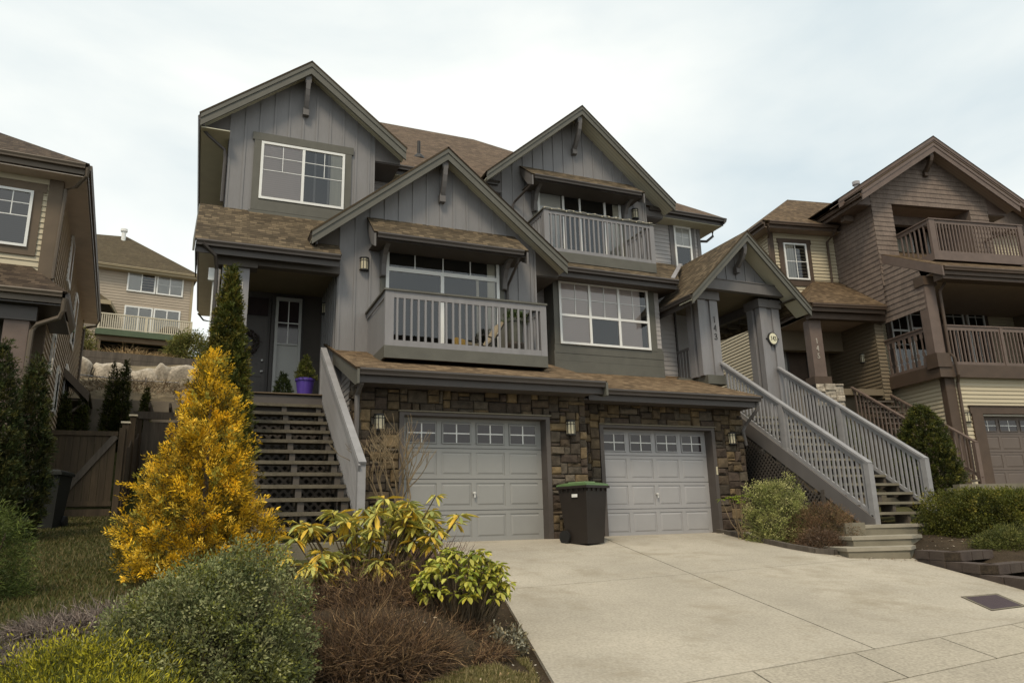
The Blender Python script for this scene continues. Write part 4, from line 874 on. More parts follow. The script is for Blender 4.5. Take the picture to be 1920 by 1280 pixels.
# lattice along the left side of the right stairs (in the y-z plane)
b = MB()
def ztop(y): return .70*(y-10.45)-.40
for sgn in (1, -1):
    for k in range(-40, 60):
        P_ = []
        for t in range(0, 46):
            y = 10.9+t*.08; z = ((y-12.5)*sgn)+k*.115
            if -.45 < z < ztop(y) and y < 14.3: P_.append((11.68+sgn*.006, y, z))
        if len(P_) > 1: b.beam(P_[0], P_[-1], .032, .010, (1, 0, 0))
b.box(11.64, 11.71, 11.58, 11.66, -.5, .55)
S2.part('lattice', b, 'porch_dark')
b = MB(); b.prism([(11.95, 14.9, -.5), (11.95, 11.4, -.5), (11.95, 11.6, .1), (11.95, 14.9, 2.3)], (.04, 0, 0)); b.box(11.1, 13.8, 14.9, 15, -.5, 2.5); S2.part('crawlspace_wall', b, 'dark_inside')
def stp(pts, z1, z0):
    return [(x, y, z0) for x, y in pts], (0, 0, z1-z0)
c3_ = [(9.52, 9.12), (10.48, 8.80), (10.95, 9.1), (11.0, 10.05), (9.95, 10.05)]; c2_ = [(10.08, 9.52), (11.05, 9.22), (11.5, 9.4), (11.9, 10.2), (10.3, 10.2)]; c1_ = [(10.88, 9.98), (12.0, 9.86), (13.3, 10.1), (13.3, 10.62), (10.9, 10.62)]
mb = MB(); mb.prism(*stp(c3_, -.53, -1.0)); mb.prism(*stp(c2_, -.375, -1.0)); mb.prism(*stp(c1_, -.20, -1.0)); mb.prism(*stp([(10.45, 10.0), (10.86, 9.95), (11.5, 10.64), (10.5, 10.7)], -.10, -1.0))
def grow(p, d=.03):
    c = Vector((sum(q[0] for q in p)/len(p), sum(q[1] for q in p)/len(p))); return [(Vector(q)+(Vector(q)-c).normalized()*d)[:] for q in p]
mb2 = MB(); mb2.prism(*stp(grow(c3_), -.475, -.5295)); mb2.prism(*stp(grow(c2_), -.32, -.3745)); mb2.prism(*stp(grow(c1_), -.145, -.1995))
cs = Thing('concrete_steps', 'three worn concrete steps leading up from the driveway to the grey stairs', 'steps', (11.5, 9.6, -.7)); o = cs.part('step_base', mb, 'concrete'); cs.part('step_nosing', mb2, 'concrete_edge', o)
# ================================================================ brown house on the right (frame turned 10 degrees)
Y3 = R(-10)
T3 = Thing('brown_house', 'brown shake and cream siding house with stacked balconies at the right edge', 'house', (18.5, 19, .7), Y3)
b = MB(); b.box(17.15, 17.86, 18.0, 18.3, .2, 3.95); b.box(17.86, 24.5, 18.0, 18.3, 3.05, 3.95); b.box(17.15, 17.4, 18.3, 30, .2, 3.95); b.box(23.5, 26.5, 18.0, 18.3, .2, 3.05)
gw = T3.part('garage_wall', b, 'lap_cream')
b = MB(); b.lap((17.15, 18.0), (1, 0), .68, 3.9, lambda z: (.32, .71) if z < 3.0 else (.32, 9), exp=.12, t=.030); b.lap((17.15, 23), (0, -1), .68, 3.9, lambda z: (0, 4.9), exp=.12, t=.030); T3.part('siding', b, 'lap_cream', gw)
b = MB(); b.box(17.12, 17.45, 17.96, 18.0, .7, 3.9); b.box(17.11, 17.149, 17.97, 18.15, .7, 3.9); T3.part('corner_board', b, 'brown_trim', gw)
b = MB(); b.box(17.84, 18.22, 17.93, 18.3, .7, 2.84); b.box(17.80, 23.4, 17.93, 18.3, 2.84, 3.06); b.box(17.76, 23.4, 17.90, 17.99, 3.061, 3.085); b.box(22.8, 23.4, 17.93, 18.3, .7, 2.84); T3.part('garage_frame', b, 'brown_trim')
b = MB(); b.box(18.2, 22.8, 18.08, 18.2, 2.80, 2.838); T3.part('drip_cap', b, 'white')
garage_door(T3, 18.22, 22.8, .7, 2.80, 18.28, 'h3door', npan=6)
lamp(T3, 17.67, 17.98, 2.58, .30, .2)
b = MB(); b.tube([(17.50, 17.70, 6.95), (17.48, 17.74, 6.75), (17.30, 17.78, 6.5), (17.28, 17.78, 4.6), (17.36, 17.72, 4.45), (17.40, 17.72, 3.95), (17.52, 17.92, 3.75), (17.52, 17.94, .9)], .045, 8); T3.part('downspout', b, 'brown_trim')
# main balcony
b = MB(); b.box(16.92, 26, 17.86, 21.5, 4.0, 4.2); ba = T3.part('balcony', b, 'brown_trim')
b = MB(); b.box(16.86, 26, 17.80, 17.858, 3.89, 4.27); b.box(16.86, 16.918, 17.858, 20.4, 3.89, 4.27); T3.part('fascia', b, 'brown_trim', ba)
b = MB(); b.box(17.3, 26, 17.80, 17.90, 5.44, 5.48); b.box(16.86, 16.97, 17.92, 20.2, 5.44, 5.48); T3.part('handrail', b, 'brown_trim2', ba)
b = MB(); b.box(17.3, 26, 17.83, 17.87, 5.32, 5.439); b.box(17.3, 26, 17.83, 17.87, 4.271, 4.36); b.box(16.89, 16.93, 17.95, 20.2, 5.33, 5.439); b.box(16.89, 16.93, 17.95, 20.2, 4.271, 4.36); T3.part('rail', b, 'brown_trim2', ba)
for x in (19.25, 21.5, 23.5): T3.part('post', MB().box(x, x+.1, 17.81, 17.89, 4.271, 5.439), 'brown_trim2', ba)
railing(T3, ba, (17.42, 17.85), (21.4, 17.85), lambda t: 4.36, lambda t: 5.32, 30, m='brown_trim2'); 
# turned balusters on the side
f0 = None
for i in range(9):
    y = 18.12+i*.235
    if f0 is None:
        b = MB(); z0, z1 = 4.36, 5.33; prof = [(z0, .05), (z0+.18, .05), (z0+.2, .02), (z0+.26, .045), (z0+.38, .045), (z0+.42, .02), (z0+.54, .05), (z0+.58, .02), (z0+.7, .045), (z0+.76, .02), (z0+.80, .05), (z1, .05)]
        for k in range(len(prof)-1):
            if prof[k][1] == prof[k+1][1] or True: r_ = min(prof[k][1], prof[k+1][1]) if prof[k][1] != prof[k+1][1] else prof[k][1]; b.box(16.895, 16.925, y-r_, y+r_, prof[k][0], prof[k+1][0])
        f0 = T3.part('baluster', b, 'brown_trim2', ba)
    else: T3.rep(f0, (0, i*.235, 0))
b = MB(); b.box(16.84, 17.20, 17.84, 18.16, 4.6, 6.85); c3 = T3.part('column', b, 'brown_trim2')
b = MB(); b.box(16.80, 17.28, 17.76, 18.20, 4.18, 4.60); T3.part('column_base', b, 'brown_trim', c3); T3.part('capital', MB().box(16.80, 17.26, 17.8, 18.2, 6.70, 6.98), 'brown_trim', c3)
# lower roof over main balcony
zr = lambda y: 7.12+(y-17.2)*.52
b = MB(); b.roof([(16.88, 17.12, 7.08), (26, 17.12, 7.08), (26, 21, zr(21)), (16.88, 21, zr(21))]); lr = T3.part('lower_roof', b, 'shingle_brown')
b = MB(); b.prism([(16.86, 17.1, 7.06), (16.86, 21.0, zr(21)-.03), (16.86, 21.0, zr(21)-.32), (16.86, 17.1, 6.76)], (.05, 0, 0)); T3.part('rake_board', b, 'brown_trim2', lr)
gutter(T3, 16.95, 26, 17.18, 7.06, 'brown_trim', parent=lr)
b = MB(); b.box(16.98, 26, 17.25, 17.6, 6.72, 6.98); T3.part('porch_beam', b, 'brown_trim', lr)
b = MB(); b.box(16.95, 26, 17.6, 21.5, 6.98, 7.0); T3.part('porch_ceiling', b, 'soffit_brown')
# living-room wall behind the balcony with windows
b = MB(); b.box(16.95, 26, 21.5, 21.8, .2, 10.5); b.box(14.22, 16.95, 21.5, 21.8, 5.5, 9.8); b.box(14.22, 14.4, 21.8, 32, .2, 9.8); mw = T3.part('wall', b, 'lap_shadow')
b = MB(); b.lap((14.22, 21.5), (1, 0), 7.3, 9.75, lambda z: (0, 2.6), exp=.12, t=.030); T3.part('siding', b, 'lap_cream', mw)
b = MB(); b.lap((16.95, 21.5), (1, 0), 3.9, 7.0, lambda z: (0, 9), exp=.12, t=.030); b.lap((14.22, 32), (0, -1), .3, 9.75, lambda z: (0, 10.5), exp=.12, t=.030); T3.part('siding', b, 'lap_cream', mw)
b = MB(); b.box(18.4, 22.75, 21.45, 21.5, 4.4, 7.62); T3.part('window_trim', b, 'brown_trim')
window(T3, (18.56, 21.45, 4.6), .72, 2.95, vb=[(.36, .02, .05, 2.9)], hb=[(1.7, .07, .05, .67), (1.2, .02, .05, .67)], name='window', glassm='glass_dark'); window(T3, (19.38, 21.45, 4.6), .95, 2.85, vb=[(.475, .02, .05, 2.8)], hb=[(1.8, .07, .05, .9), (2.3, .02, .05, .9)], glassm='glass_dark')
window(T3, (20.80, 21.45, 4.6), .84, 2.85, vb=[(.42, .02, .05, 2.8)], hb=[(1.8, .07, .05, .8), (2.3, .02, .05, .8)], glassm='glass_dark'); window(T3, (21.80, 21.45, 4.6), .74, 2.82, vb=[(.37, .02, .05, 2.8)], hb=[(1.8, .07, .05, .7), (2.3, .02, .05, .7)], glassm='glass_dark')
lamp(T3, 23.3, 21.48, 6.3, .3, .2)
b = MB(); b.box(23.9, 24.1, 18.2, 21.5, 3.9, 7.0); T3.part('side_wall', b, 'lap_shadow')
# upper gable: piers, recess, gable wall in shakes
sx = .648; za = 12.27; cx = 19.15; top3 = lambda x: za-sx*abs(x-cx)-.2
b = MB()
b.box(16.78, 17.56, 19.42, 21.5, 7.2, 10.2); b.box(20.66, 21.4, 19.42, 21.5, 7.2, 10.2); b.prism([(x, 19.42, z) for x, z in [(16.78, 10.2), (21.42, 10.2), (21.42, top3(21.42)), (cx, top3(cx)), (16.78, top3(16.78))]], (0, .2, 0)); b.box(17.56, 20.66, 19.42, 19.6, 10.10, 10.2)
sh = T3.part('gable_wall', b, 'brown_shake')
b = MB(); b.lap((16.78, 19.42), (1, 0), 7.6, 10.1, lambda z: (0, .78), exp=.17, t=.02); b.lap((16.78, 19.42), (1, 0), 10.1, 11.95, lambda z: (max(0, cx-16.78-(za-.2-z)/sx), min(4.64, cx-16.78+(za-.2-z)/sx)), exp=.17, t=.02); b.lap((20.66, 19.42), (1, 0), 7.6, 10.1, lambda z: (0, .74), exp=.17, t=.02)
b.lap((16.78, 22.0), (0, -1), 6.6, 10.1, lambda z: (.4, 2.58), exp=.17, t=.02); b.lap((16.85, 21.5), (0, -1), 6.0, 8.9, lambda z: (0, max(0, 21.5-max(17.9, 17.2+(z+.32-7.12)/.52))), exp=.17, t=.02)
T3.part('shake', b, 'brown_shake', sh)
b = MB(); b.box(17.56, 20.66, 19.6, 21.5, 10.12, 10.14); T3.part('ceiling', b, 'soffit_brown', sh)
g3 = gable(T3, cx, 3.08, 18.9, 24, za, sx, rake='brown_trim2', roofm='shingle_brown', soff='soffit_lines_b', wally=19.42, rh=.36, wx=(16.78, 21.42), ret='brown_trim2')
g4 = gable(T3, 20.05, 4.2, 19.75, 26, 13.05, .648, rake='brown_trim2', roofm='shingle_brown', soff='soffit_brown', wally=20.2, rh=.34)
brace(T3, cx-.08, 18.9, 19.42, 11.78, 'brown_trim', drop=.45, w=.14)
b = MB(); b.box(16.4, 25, 20.3, 20.5, 9.8, 10.6); T3.part('gable_wall', b, 'brown_shake'); b = MB(); b.lap((21.4, 20.6), (1, 0), 7.5, 9.8, lambda z: (0, 4), exp=.11); T3.part('siding', b, 'lap_cream')
gutter(T3, 18.95, 21.2, 16.12, 10.16, 'brown_trim', axis='y', parent=g3)
window(T3, (18.55, 21.4, 7.9), 2.1, 2.55, vb=[(1.4, .07, .05, 2.5), (.7, .02, .05, 2.5)], name='balcony_door', blinds=[(.05, 1.35, .05, 2.5, 'blind_vert')]); T3.part('door_head', MB().box(17.6, 20.6, 21.3, 21.5, 10.46, 10.7), 'brown_trim')
T3.part('recess_wall', MB().box(17.4, 20.8, 21.44, 21.498, 7.6, 10.4), 'brown_shake')
# upper balcony
b = MB(); b.box(17.62, 21.0, 18.06, 19.4, 7.66, 7.8); bu = T3.part('balcony', b, 'brown_trim')
b = MB(); b.box(17.56, 21.1, 18.0, 18.058, 7.62, 7.86); b.box(17.56, 17.618, 18.058, 19.4, 7.62, 7.86); T3.part('fascia', b, 'brown_trim2', bu)
b = MB(); b.box(17.54, 21.1, 17.98, 18.10, 8.95, 8.99); b.box(17.54, 17.66, 18.1, 19.4, 8.95, 8.99); b.box(20.98, 21.1, 18.1, 19.4, 8.95, 8.99); T3.part('handrail', b, 'brown_trim2', bu)
b = MB(); b.box(17.58, 21.08, 18.02, 18.06, 8.83, 8.949); b.box(17.58, 17.62, 18.06, 19.4, 8.83, 8.949); b.box(17.58, 21.08, 18.02, 18.06, 7.861, 7.93); T3.part('rail', b, 'brown_trim2', bu)
T3.part('post', MB().box(17.56, 17.76, 18.0, 18.1, 7.861, 8.949), 'brown_trim2', bu); T3.part('post', MB().box(20.9, 21.08, 18.0, 18.1, 7.861, 8.949), 'brown_trim2', bu)
railing(T3, bu, (17.76, 18.04), (20.9, 18.04), lambda t: 7.93, lambda t: 8.83, 26, m='brown_trim2'); railing(T3, bu, (17.6, 18.2), (17.6, 19.35), lambda t: 7.86, lambda t: 8.83, 6, m='brown_trim2')
# left body: hip roof, window
b = MB(); A_ = (13.72, 20.95, 9.92); B_ = (24, 20.95, 9.92); P1 = (16.9, 24, 12.3); P2 = (24, 24, 12.3); b.roof([A_, B_, P2, P1]); b.roof([(13.72, 32, 9.92), A_, P1, (16.9, 29, 12.3)]); b.roof([P1, P2, (24, 29, 12.3), (16.9, 29, 12.3)]); hr3 = T3.part('roof', b, 'shingle_brown')
gutter(T3, 13.95, 16.6, 21.0, 9.9, 'brown_trim', parent=hr3); gutter(T3, 21.0, 32, 13.78, 9.9, 'brown_trim', axis='y', parent=hr3)
b = MB(); b.box(13.8, 16.8, 21.05, 21.5, 9.70, 9.72); b.box(13.8, 14.22, 21.5, 32, 9.70, 9.72); T3.part('soffit', b, 'soffit_brown', hr3)
b = MB(); b.box(14.53, 14.71, 21.45, 21.5, 7.85, 9.35); b.box(15.6, 15.78, 21.45, 21.5, 7.85, 9.35); b.box(14.5, 15.82, 21.44, 21.5, 9.33, 9.5); b.box(14.53, 15.78, 21.445, 21.5, 7.78, 8.0); b.box(14.2, 14.36, 21.455, 21.5, 7.5, 9.7); T3.part('window_trim', b, 'brown_trim')
window(T3, (14.71, 21.48, 8.0), .89, 1.33, vb=[(.445, .022, .05, 1.28)], hb=[(.665, .022, .05, .84)], blinds=[(.05, .40, .05, 1.28, 'blind_vert')])
b = MB(); b.tube([(16.55, 21.0, 9.8), (16.5, 21.1, 9.6), (16.45, 21.4, 9.45), (16.45, 21.42, 7.7)], .04, 8); T3.part('downspout', b, 'brown_trim'); b = MB(); b.tube([(13.9, 21.0, 9.8), (14.0, 21.1, 9.6), (14.15, 21.42, 9.45), (14.15, 21.44, 7.7)], .04, 8); T3.part('downspout', b, 'brown_trim')
b = MB(); b.tube([(20.18, 24, 12.0), (20.18, 24, 13.25)], .1, 12); b.lathe((20.18, 24, 13.2), [(.15, 0), (.15, .14), (.05, .18)], 12); T3.part('vent_pipe', b, 'flash')
# entry porch of the brown house
b = MB(); b.roof([(13.95, 19.35, 6.5), (16.75, 19.35, 6.5), (16.75, 21.5, 8.0), (15.75, 21.5, 8.0)]); b.roof([(13.95, 21.5, 6.5), (13.95, 19.35, 6.5), (15.75, 21.5, 8.0)]); b.roof([(16.75, 19.35, 6.5), (18.3, 21.45, 7.05), (16.75, 21.5, 8.02)]); pr3 = T3.part('porch_roof', b, 'shingle_brown')
gutter(T3, 14.05, 16.7, 19.42, 6.48, 'brown_trim', parent=pr3); gutter(T3, 19.4, 21.5, 13.98, 6.48, 'brown_trim', axis='y', parent=pr3)
b = MB(); b.box(14.15, 16.7, 19.7, 22.0, 6.18, 6.2); T3.part('porch_ceiling', b, 'soffit_brown'); T3.part('porch_beam', MB().box(14.1, 16.9, 19.6, 19.85, 6.06, 6.3), 'brown_trim')
b = MB(); b.box(14.16, 14.58, 19.8, 20.1, 4.24, 6.06); c4 = T3.part('column', b, 'brown_trim2'); T3.part('column_base', MB().box(14.08, 14.68, 19.74, 20.2, 4.0, 4.24), 'brown_trim', c4)
b = MB()
for k, ch in enumerate('145'): digit_mb(b, ch, 14.32, 19.8, 5.30-k*.24, .17)
T3.part('house_number', b, 'number', c4)
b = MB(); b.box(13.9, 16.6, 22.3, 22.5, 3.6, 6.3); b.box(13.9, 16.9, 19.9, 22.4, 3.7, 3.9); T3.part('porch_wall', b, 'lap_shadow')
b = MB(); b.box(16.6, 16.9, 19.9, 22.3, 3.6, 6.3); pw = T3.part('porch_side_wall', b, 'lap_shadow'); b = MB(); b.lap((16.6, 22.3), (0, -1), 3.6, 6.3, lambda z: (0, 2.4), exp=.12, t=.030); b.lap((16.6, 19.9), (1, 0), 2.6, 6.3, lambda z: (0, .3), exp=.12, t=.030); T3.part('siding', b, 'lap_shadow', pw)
b = MB(); b.box(13.95, 16.3, 22.22, 22.3, 3.9, 5.95); T3.part('door_frame', b, 'brown_trim')
b = MB(); b.box(14.25, 14.9, 22.18, 22.219, 3.95, 5.85); b.box(15.6, 16.15, 22.18, 22.219, 3.95, 5.85); fd = T3.part('entry_door', b, 'door_dark'); b = MB(); b.box(14.4, 14.8, 22.16, 22.179, 4.1, 5.6); b.box(15.72, 16.05, 22.16, 22.179, 4.1, 5.5); T3.part('pane', b, 'frost', fd)
lamp(T3, 16.58, 20.6, 4.9, .3, .16, U=1)
b = MB(); b.box(14.06, 15.0, 19.7, 20.25, .3, 4.0); T3.part('stone_pier', b, 'mortar'); b = MB(); b.stones((14.06, 19.7), (1, 0), .94, 3.3, 4.0, 51); T3.part('stone_veneer', b, 'boulder')
b = MB(); b.box(13.9, 16.9, 20.3, 21.5, .2, 3.7); b.lap((16.86, 21.4), (0, -1), .7, 3.9, lambda z: (0, .6), exp=.11); T3.part('foundation', b, 'lap_shadow')
# stairs
S3 = Thing('staircase', 'dark brown wooden stairs with slatted railing beside the cream siding of the brown house', 'stairs', (16.6, 18, .7), Y3)
b = MB()
for i in range(15): b.box(15.6, 16.78, 20.0-.21*i-.28, 20.0-.21*i, 3.7-.2*(i+1)-.05, 3.7-.2*(i+1))
S3.part('tread', b.__class__().box(15.62, 16.78, 19.72, 20.0, 3.45, 3.5), 'wood_grey')
t0 = [o for o in S3.o.children][0]
for i in range(1, 15): S3.rep(t0, (0, -.21*i, -.2*i))
for x in (16.84, 15.5):
    z0 = 3.75 if x > 16 else 3.95; sl_ = .62
    b = MB(); b.beam((x, 19.95, z0), (x, 16.95, z0-sl_*3.0), .1, .045); S3.part('handrail', b, 'brown_trim2')
    b = MB(); b.beam((x, 19.95, z0-.95), (x, 16.95, z0-.95-sl_*3.0), .04, .08); hb_ = S3.part('bottom_rail', b, 'brown_trim2')
    railing(S3, hb_, (x, 17.1), (x, 19.9), lambda t: z0-.95-sl_*2.85+sl_*2.8*t, lambda t: z0-.03-sl_*2.85+sl_*2.8*t, 17, m='brown_trim2')
    S3.part('post', MB().box(x-.06, x+.06, 16.95, 17.07, .55, z0-sl_*3.0+.02), 'brown_trim2')
mb = MB(); mb.box(13.9, 30, 14.6, 17.9, -.6, .60); solo('driveway', mb, 'walkway', None, None, kind='structure', yaw=Y3)
mb = MB(); mb.box(13.6, 30, 14.35, 14.55, -.8, .66); solo('garden_wall', mb, 'concrete', 'low concrete edging wall holding the neighbour driveway behind the hedge', 'wall', yaw=Y3)

# ================================================================ tan house on the left (frame turned 5 degrees)
Y1 = R(5)
T1 = Thing('tan_house', 'brown and taupe house cut by the left edge with long overhanging eaves', 'house', (-4, 20, .3), Y1)
b = MB(); b.box(-12, -1.72, 18.0, 30.5, -.5, 7.8); w1 = T1.part('wall', b, 'tan_lap')
b = MB(); b.lap((-1.72, 18.0), (0, 1), .2, 7.7, lambda z: (0, 12.5), exp=.15, t=.035); T1.part('siding', b, 'tan_lap', w1)
b = MB(); b.lap((-8, 18.0), (1, 0), 5.0, 7.7, lambda z: (0, 6.27), exp=.13, t=.025); T1.part('siding', b, 'lap_cream', w1)
b = MB(); b.box(-1.97, -1.70, 17.95, 18.0, .2, 7.7); b.box(-1.715, -1.69, 18.0, 18.2, .2, 7.7); b.box(-3.75, -2.06, 17.95, 18.0, 5.88, 6.05); b.box(-2.23, -2.06, 17.955, 18.0, 6.0, 7.4); b.box(-3.75, -2.0, 17.95, 18.0, 7.35, 7.55); b.box(-1.715, -1.69, 30.3, 30.52, .2, 7.7); T1.part('window_trim', b, 'tan_trim', w1)
window(T1, (-3.7, 17.98, 6.05), 1.47, 1.3, vb=[(.73, .06, .05, 1.25), (1.1, .02, .7, 1.25)], hb=[(.70, .02, .05, 1.42), (.99, .02, .78, 1.42)], blinds=[(.05, 1.42, .04, 1.26, 'blind_dim')])
b = MB(); a1 = (-1.22, 17.45, 8.0); a2 = (-12, 17.45, 8.0); a3 = (-1.22, 30.9, 8.0); pk = (-5.5, 22.2, 11.0); b.roof([a2, a1, pk, (-12, 22.2, 11.0)]); b.roof([a1, a3, (-5.5, 26.5, 11.0), pk]); b.roof([a3, (-12, 30.9, 8), (-12, 26.5, 11), (-5.5, 26.5, 11.0)]); rf = T1.part('roof', b, 'shingle_left')
gutter(T1, -12, -1.3, 17.52, 7.98, 'tan_gutter', parent=rf)
b = MB(); b.prism([(-1.26+a, 17.5, 7.98+c) for a, c in ((0, 0), (.09, 0), (.10, -.03), (.08, -.08), (.07, -.12), (.03, -.12), (.03, -.24), (0, -.24))], (0, 13.3, 0)); T1.part('gutter', b, 'tan_gutter', rf)
b = MB(); b.box(-12, -1.26, 17.55, 18.0, 7.70, 7.72); b.box(-1.72, -1.26, 18.0, 30.8, 7.70, 7.72); T1.part('soffit', b, 'tan_soffit', rf)
b = MB(); b.tube([(-1.25, 17.45, 7.9), (-1.25, 17.5, 7.72), (-1.45, 17.8, 7.55), (-1.65, 17.93, 7.5), (-1.68, 17.93, 5.4)], .04, 8); T1.part('downspout', b, 'tan_gutter'); b = MB(); b.tube([(-1.22, 30.7, 7.85), (-1.3, 30.7, 7.6), (-1.6, 30.6, 7.5), (-1.66, 30.5, 7.4), (-1.66, 30.5, 1)], .045, 8); T1.part('downspout', b, 'tan_gutter')
for y0_, z0_, z1_, w_ in ((21.4, 6.45, 7.75, .9), (25.0, 5.6, 7.2, 1.1), (19.7, 3.7, 4.7, .6), (21.9, 3.1, 4.3, .8), (24.6, 3.8, 4.9, .8)):
    window(T1, (-1.70, y0_, z0_), w_, z1_-z0_, U=(0, 1), fr=.09, dep=.05)
# front porch roof and dark porch
b = MB(); b.roof([(-9, 16.45, 4.73), (-1.26, 16.45, 4.73), (-2.1, 18.0, 5.65), (-9, 18.0, 5.75)]); b.roof([(-1.26, 16.45, 4.73), (-1.26, 19.1, 4.73), (-1.72, 19.1, 5.1), (-1.72, 18, 5.3), (-2.1, 18.0, 5.65)]); p1 = T1.part('porch_roof', b, 'shingle_left')
gutter(T1, -9, -1.34, 16.52, 4.72, 'tan_gutter', parent=p1)
b = MB(); b.prism([(-1.29+a, 16.5, 4.72+c) for a, c in ((0, 0), (.07, 0), (.08, -.03), (.06, -.12), (0, -.22))], (0, 2.6, 0)); T1.part('gutter', b, 'gutter_brown', p1)
b = MB(); b.box(-9, -1.32, 16.55, 19, 4.45, 4.47); T1.part('soffit', b, 'gutter_brown', p1); b = MB(); b.box(-9, -1.75, 16.75, 16.95, 4.15, 4.44); T1.part('porch_beam', b, 'gutter_brown')
b = MB(); b.box(-2.28, -1.86, 16.8, 17.2, -.2, 4.15); T1.part('column', b, 'brown_trim2'); b = MB(); b.box(-9, -2.28, 17.6, 17.99, -.2, 4.4); T1.part('porch_wall', b, 'porch_dark')
window(T1, (-3.6, 17.58, 2.2), 1.1, 1.4, glassm='glass_dark')
b = MB(); b.tube([(-1.30, 16.5, 4.6), (-1.30, 16.55, 4.35), (-1.36, 16.6, 4.22), (-1.72, 16.74, 4.08), (-1.80, 16.77, 3.95), (-1.82, 16.77, .3)], .05, 8); T1.part('downspout', b, 'tan_gutter')
b = MB(); b.roof([(-.98, 24.3, 4.02), (-.98, 27.2, 4.02), (-1.72, 27.2, 4.75), (-1.72, 24.3, 4.75)]); sr = T1.part('side_roof', b, 'tan_gutter'); b = MB(); b.prism([(-1.0, 24.28, 3.98), (-1.72, 24.28, 4.72), (-1.72, 24.28, 4.5), (-1.0, 24.28, 3.76)], (0, .06, 0)); b.box(-1.70, -1.03, 24.4, 27.1, 3.80, 3.83); b.beam((-1.7, 24.4, 3.2), (-1.1, 24.4, 3.75), .07, .07); T1.part('rake_board', b, 'tan_gutter', sr)


# ================================================================ house up the hill (frame turned 8 degrees)
YB = R(8)
TB = Thing('hillside_house', 'beige two-storey house with a green-edged deck up the hill behind the left yard', 'house', (2, 46, 9.9), YB)
b = MB(); b.box(-3.4, 5.18, 45, 56, 9.3, 14.7); wb = TB.part('wall', b, 'bg_lap')
b = MB(); b.lap((-3.4, 45), (1, 0), 9.8, 14.6, lambda z: (0, 8.5), exp=.16, t=.022); b.lap((5.18, 45), (0, 1), 9.8, 14.6, lambda z: (0, 11), exp=.16, t=.022); TB.part('siding', b, 'bg_lap', wb)
b = MB(); b.box(5.06, 5.2, 44.96, 45, 9.8, 14.6); TB.part('corner_board', b, 'bg_trim', wb)
b = MB(); e1 = (-4, 44.45, 14.68); e2 = (5.42, 44.45, 14.68); e3 = (5.42, 56.5, 14.68); e4 = (-4, 56.5, 14.68); k1 = (1.62, 50, 18.4); k2 = (-.8, 50, 18.2); b.roof([e1, e2, k1, k2]); b.roof([e2, e3, k1]); b.roof([e3, e4, k2, k1]); b.roof([e4, e1, k2]); rb = TB.part('roof', b, 'shingle_bg')
gutter(TB, -4, 5.4, 44.52, 14.66, 'bg_trim', parent=rb); b = MB(); b.box(-4, 5.38, 44.55, 45, 14.42, 14.44); TB.part('soffit', b, 'bg_trim', rb)
b = MB(); b.tube([(1.42, 49.2, 17.4), (1.42, 49.2, 18.45)], .13, 10); b.lathe((1.42, 49.2, 18.4), [(.2, 0), (.2, .16), (.06, .22)], 10); b.lathe((1.42, 49.2, 17.6), [(.3, -.2), (.22, .1), (.12, .2)], 10); TB.part('vent_pipe', b, 'white')
window(TB, (1.72, 44.99, 13.35), 1.46, 1.24, vb=[(.73, .06, .05, 1.2)], blinds=[(.05, .70, .05, 1.2, 'blind_white')], fr=.08); window(TB, (3.22, 44.99, 13.35), 1.42, 1.24, vb=[(.71, .06, .05, 1.2)], hb=[(.6, .02, .05, 1.38)], blinds=[(.05, 1.38, .05, 1.2, 'blind_white')], fr=.08)
window(TB, (1.72, 44.99, 10.4), 1.44, 2.1, vb=[(.72, .06, .05, 2.05)], blinds=[(.05, 1.38, .05, 2.05, 'blind_white')], fr=.08, name='patio_door'); window(TB, (3.2, 44.99, 10.4), 1.4, 2.1, vb=[(.7, .06, .05, 2.05)], blinds=[(.05, 1.34, .05, 2.05, 'blind_white')], fr=.08, name='patio_door')
window(TB, (-.8, 44.99, 11.1), 1.3, .9, blinds=[(.05, 1.25, .05, .85, 'blind_white')], fr=.09)
b = MB(); b.box(.4, 5.0, 42.5, 45, 10.2, 10.38); dk = TB.part('deck', b, 'bg_green'); b = MB(); b.box(.42, 5.02, 42.4, 42.499, 10.12, 10.42); TB.part('fascia', b, 'bg_green', dk); b = MB(); b.box(.5, 4.95, 42.6, 42.8, 9.85, 10.12); b.box(.55, .7, 42.6, 42.75, 8.6, 9.85); b.box(4.75, 4.9, 42.6, 42.75, 8.6, 9.85); TB.part('beam', b, 'wood_beam', dk)
b = MB(); b.box(.45, 5.0, 42.42, 42.50, 11.22, 11.28); b.box(.45, 5.0, 42.44, 42.48, 10.45, 10.50); TB.part('handrail', b, 'cream', dk)
railing(TB, dk, (.5, 42.46), (4.95, 42.46), lambda t: 10.5, lambda t: 11.22, 44, m='cream', bw=.045)
for x in (.46, 2.7, 4.9): TB.part('post', MB().box(x, x+.1, 42.43, 42.53, 10.42, 11.25), 'cream', dk)
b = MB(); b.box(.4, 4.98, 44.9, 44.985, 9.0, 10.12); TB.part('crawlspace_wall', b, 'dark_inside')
b = MB(); b.roof([(-4, 42.6, 12.25), (.95, 42.6, 11.98), (.3, 45, 13.1), (-4, 45, 13.1)]); b.roof([(.95, 42.6, 11.98), (1.35, 45, 12.0), (.3, 45, 13.1)]); lb = TB.part('lower_roof', b, 'shingle_bg'); b = MB(); b.box(-4, .98, 42.52, 42.6, 11.78, 12.0); b.prism([(.9, 42.55, 11.78), (1.35, 45, 11.8), (1.35, 45, 12.0), (.9, 42.55, 12.0)], (.08, 0, 0)); TB.part('fascia', b, 'bg_trim', lb)
b = MB(); b.box(-4, .5, 43.2, 45, 9.5, 11.8); b.lap((-4, 43.2), (1, 0), 9.6, 11.8, lambda z: (0, 4.5), exp=.16, t=.02); TB.part('wing_wall', b, 'bg_lap')
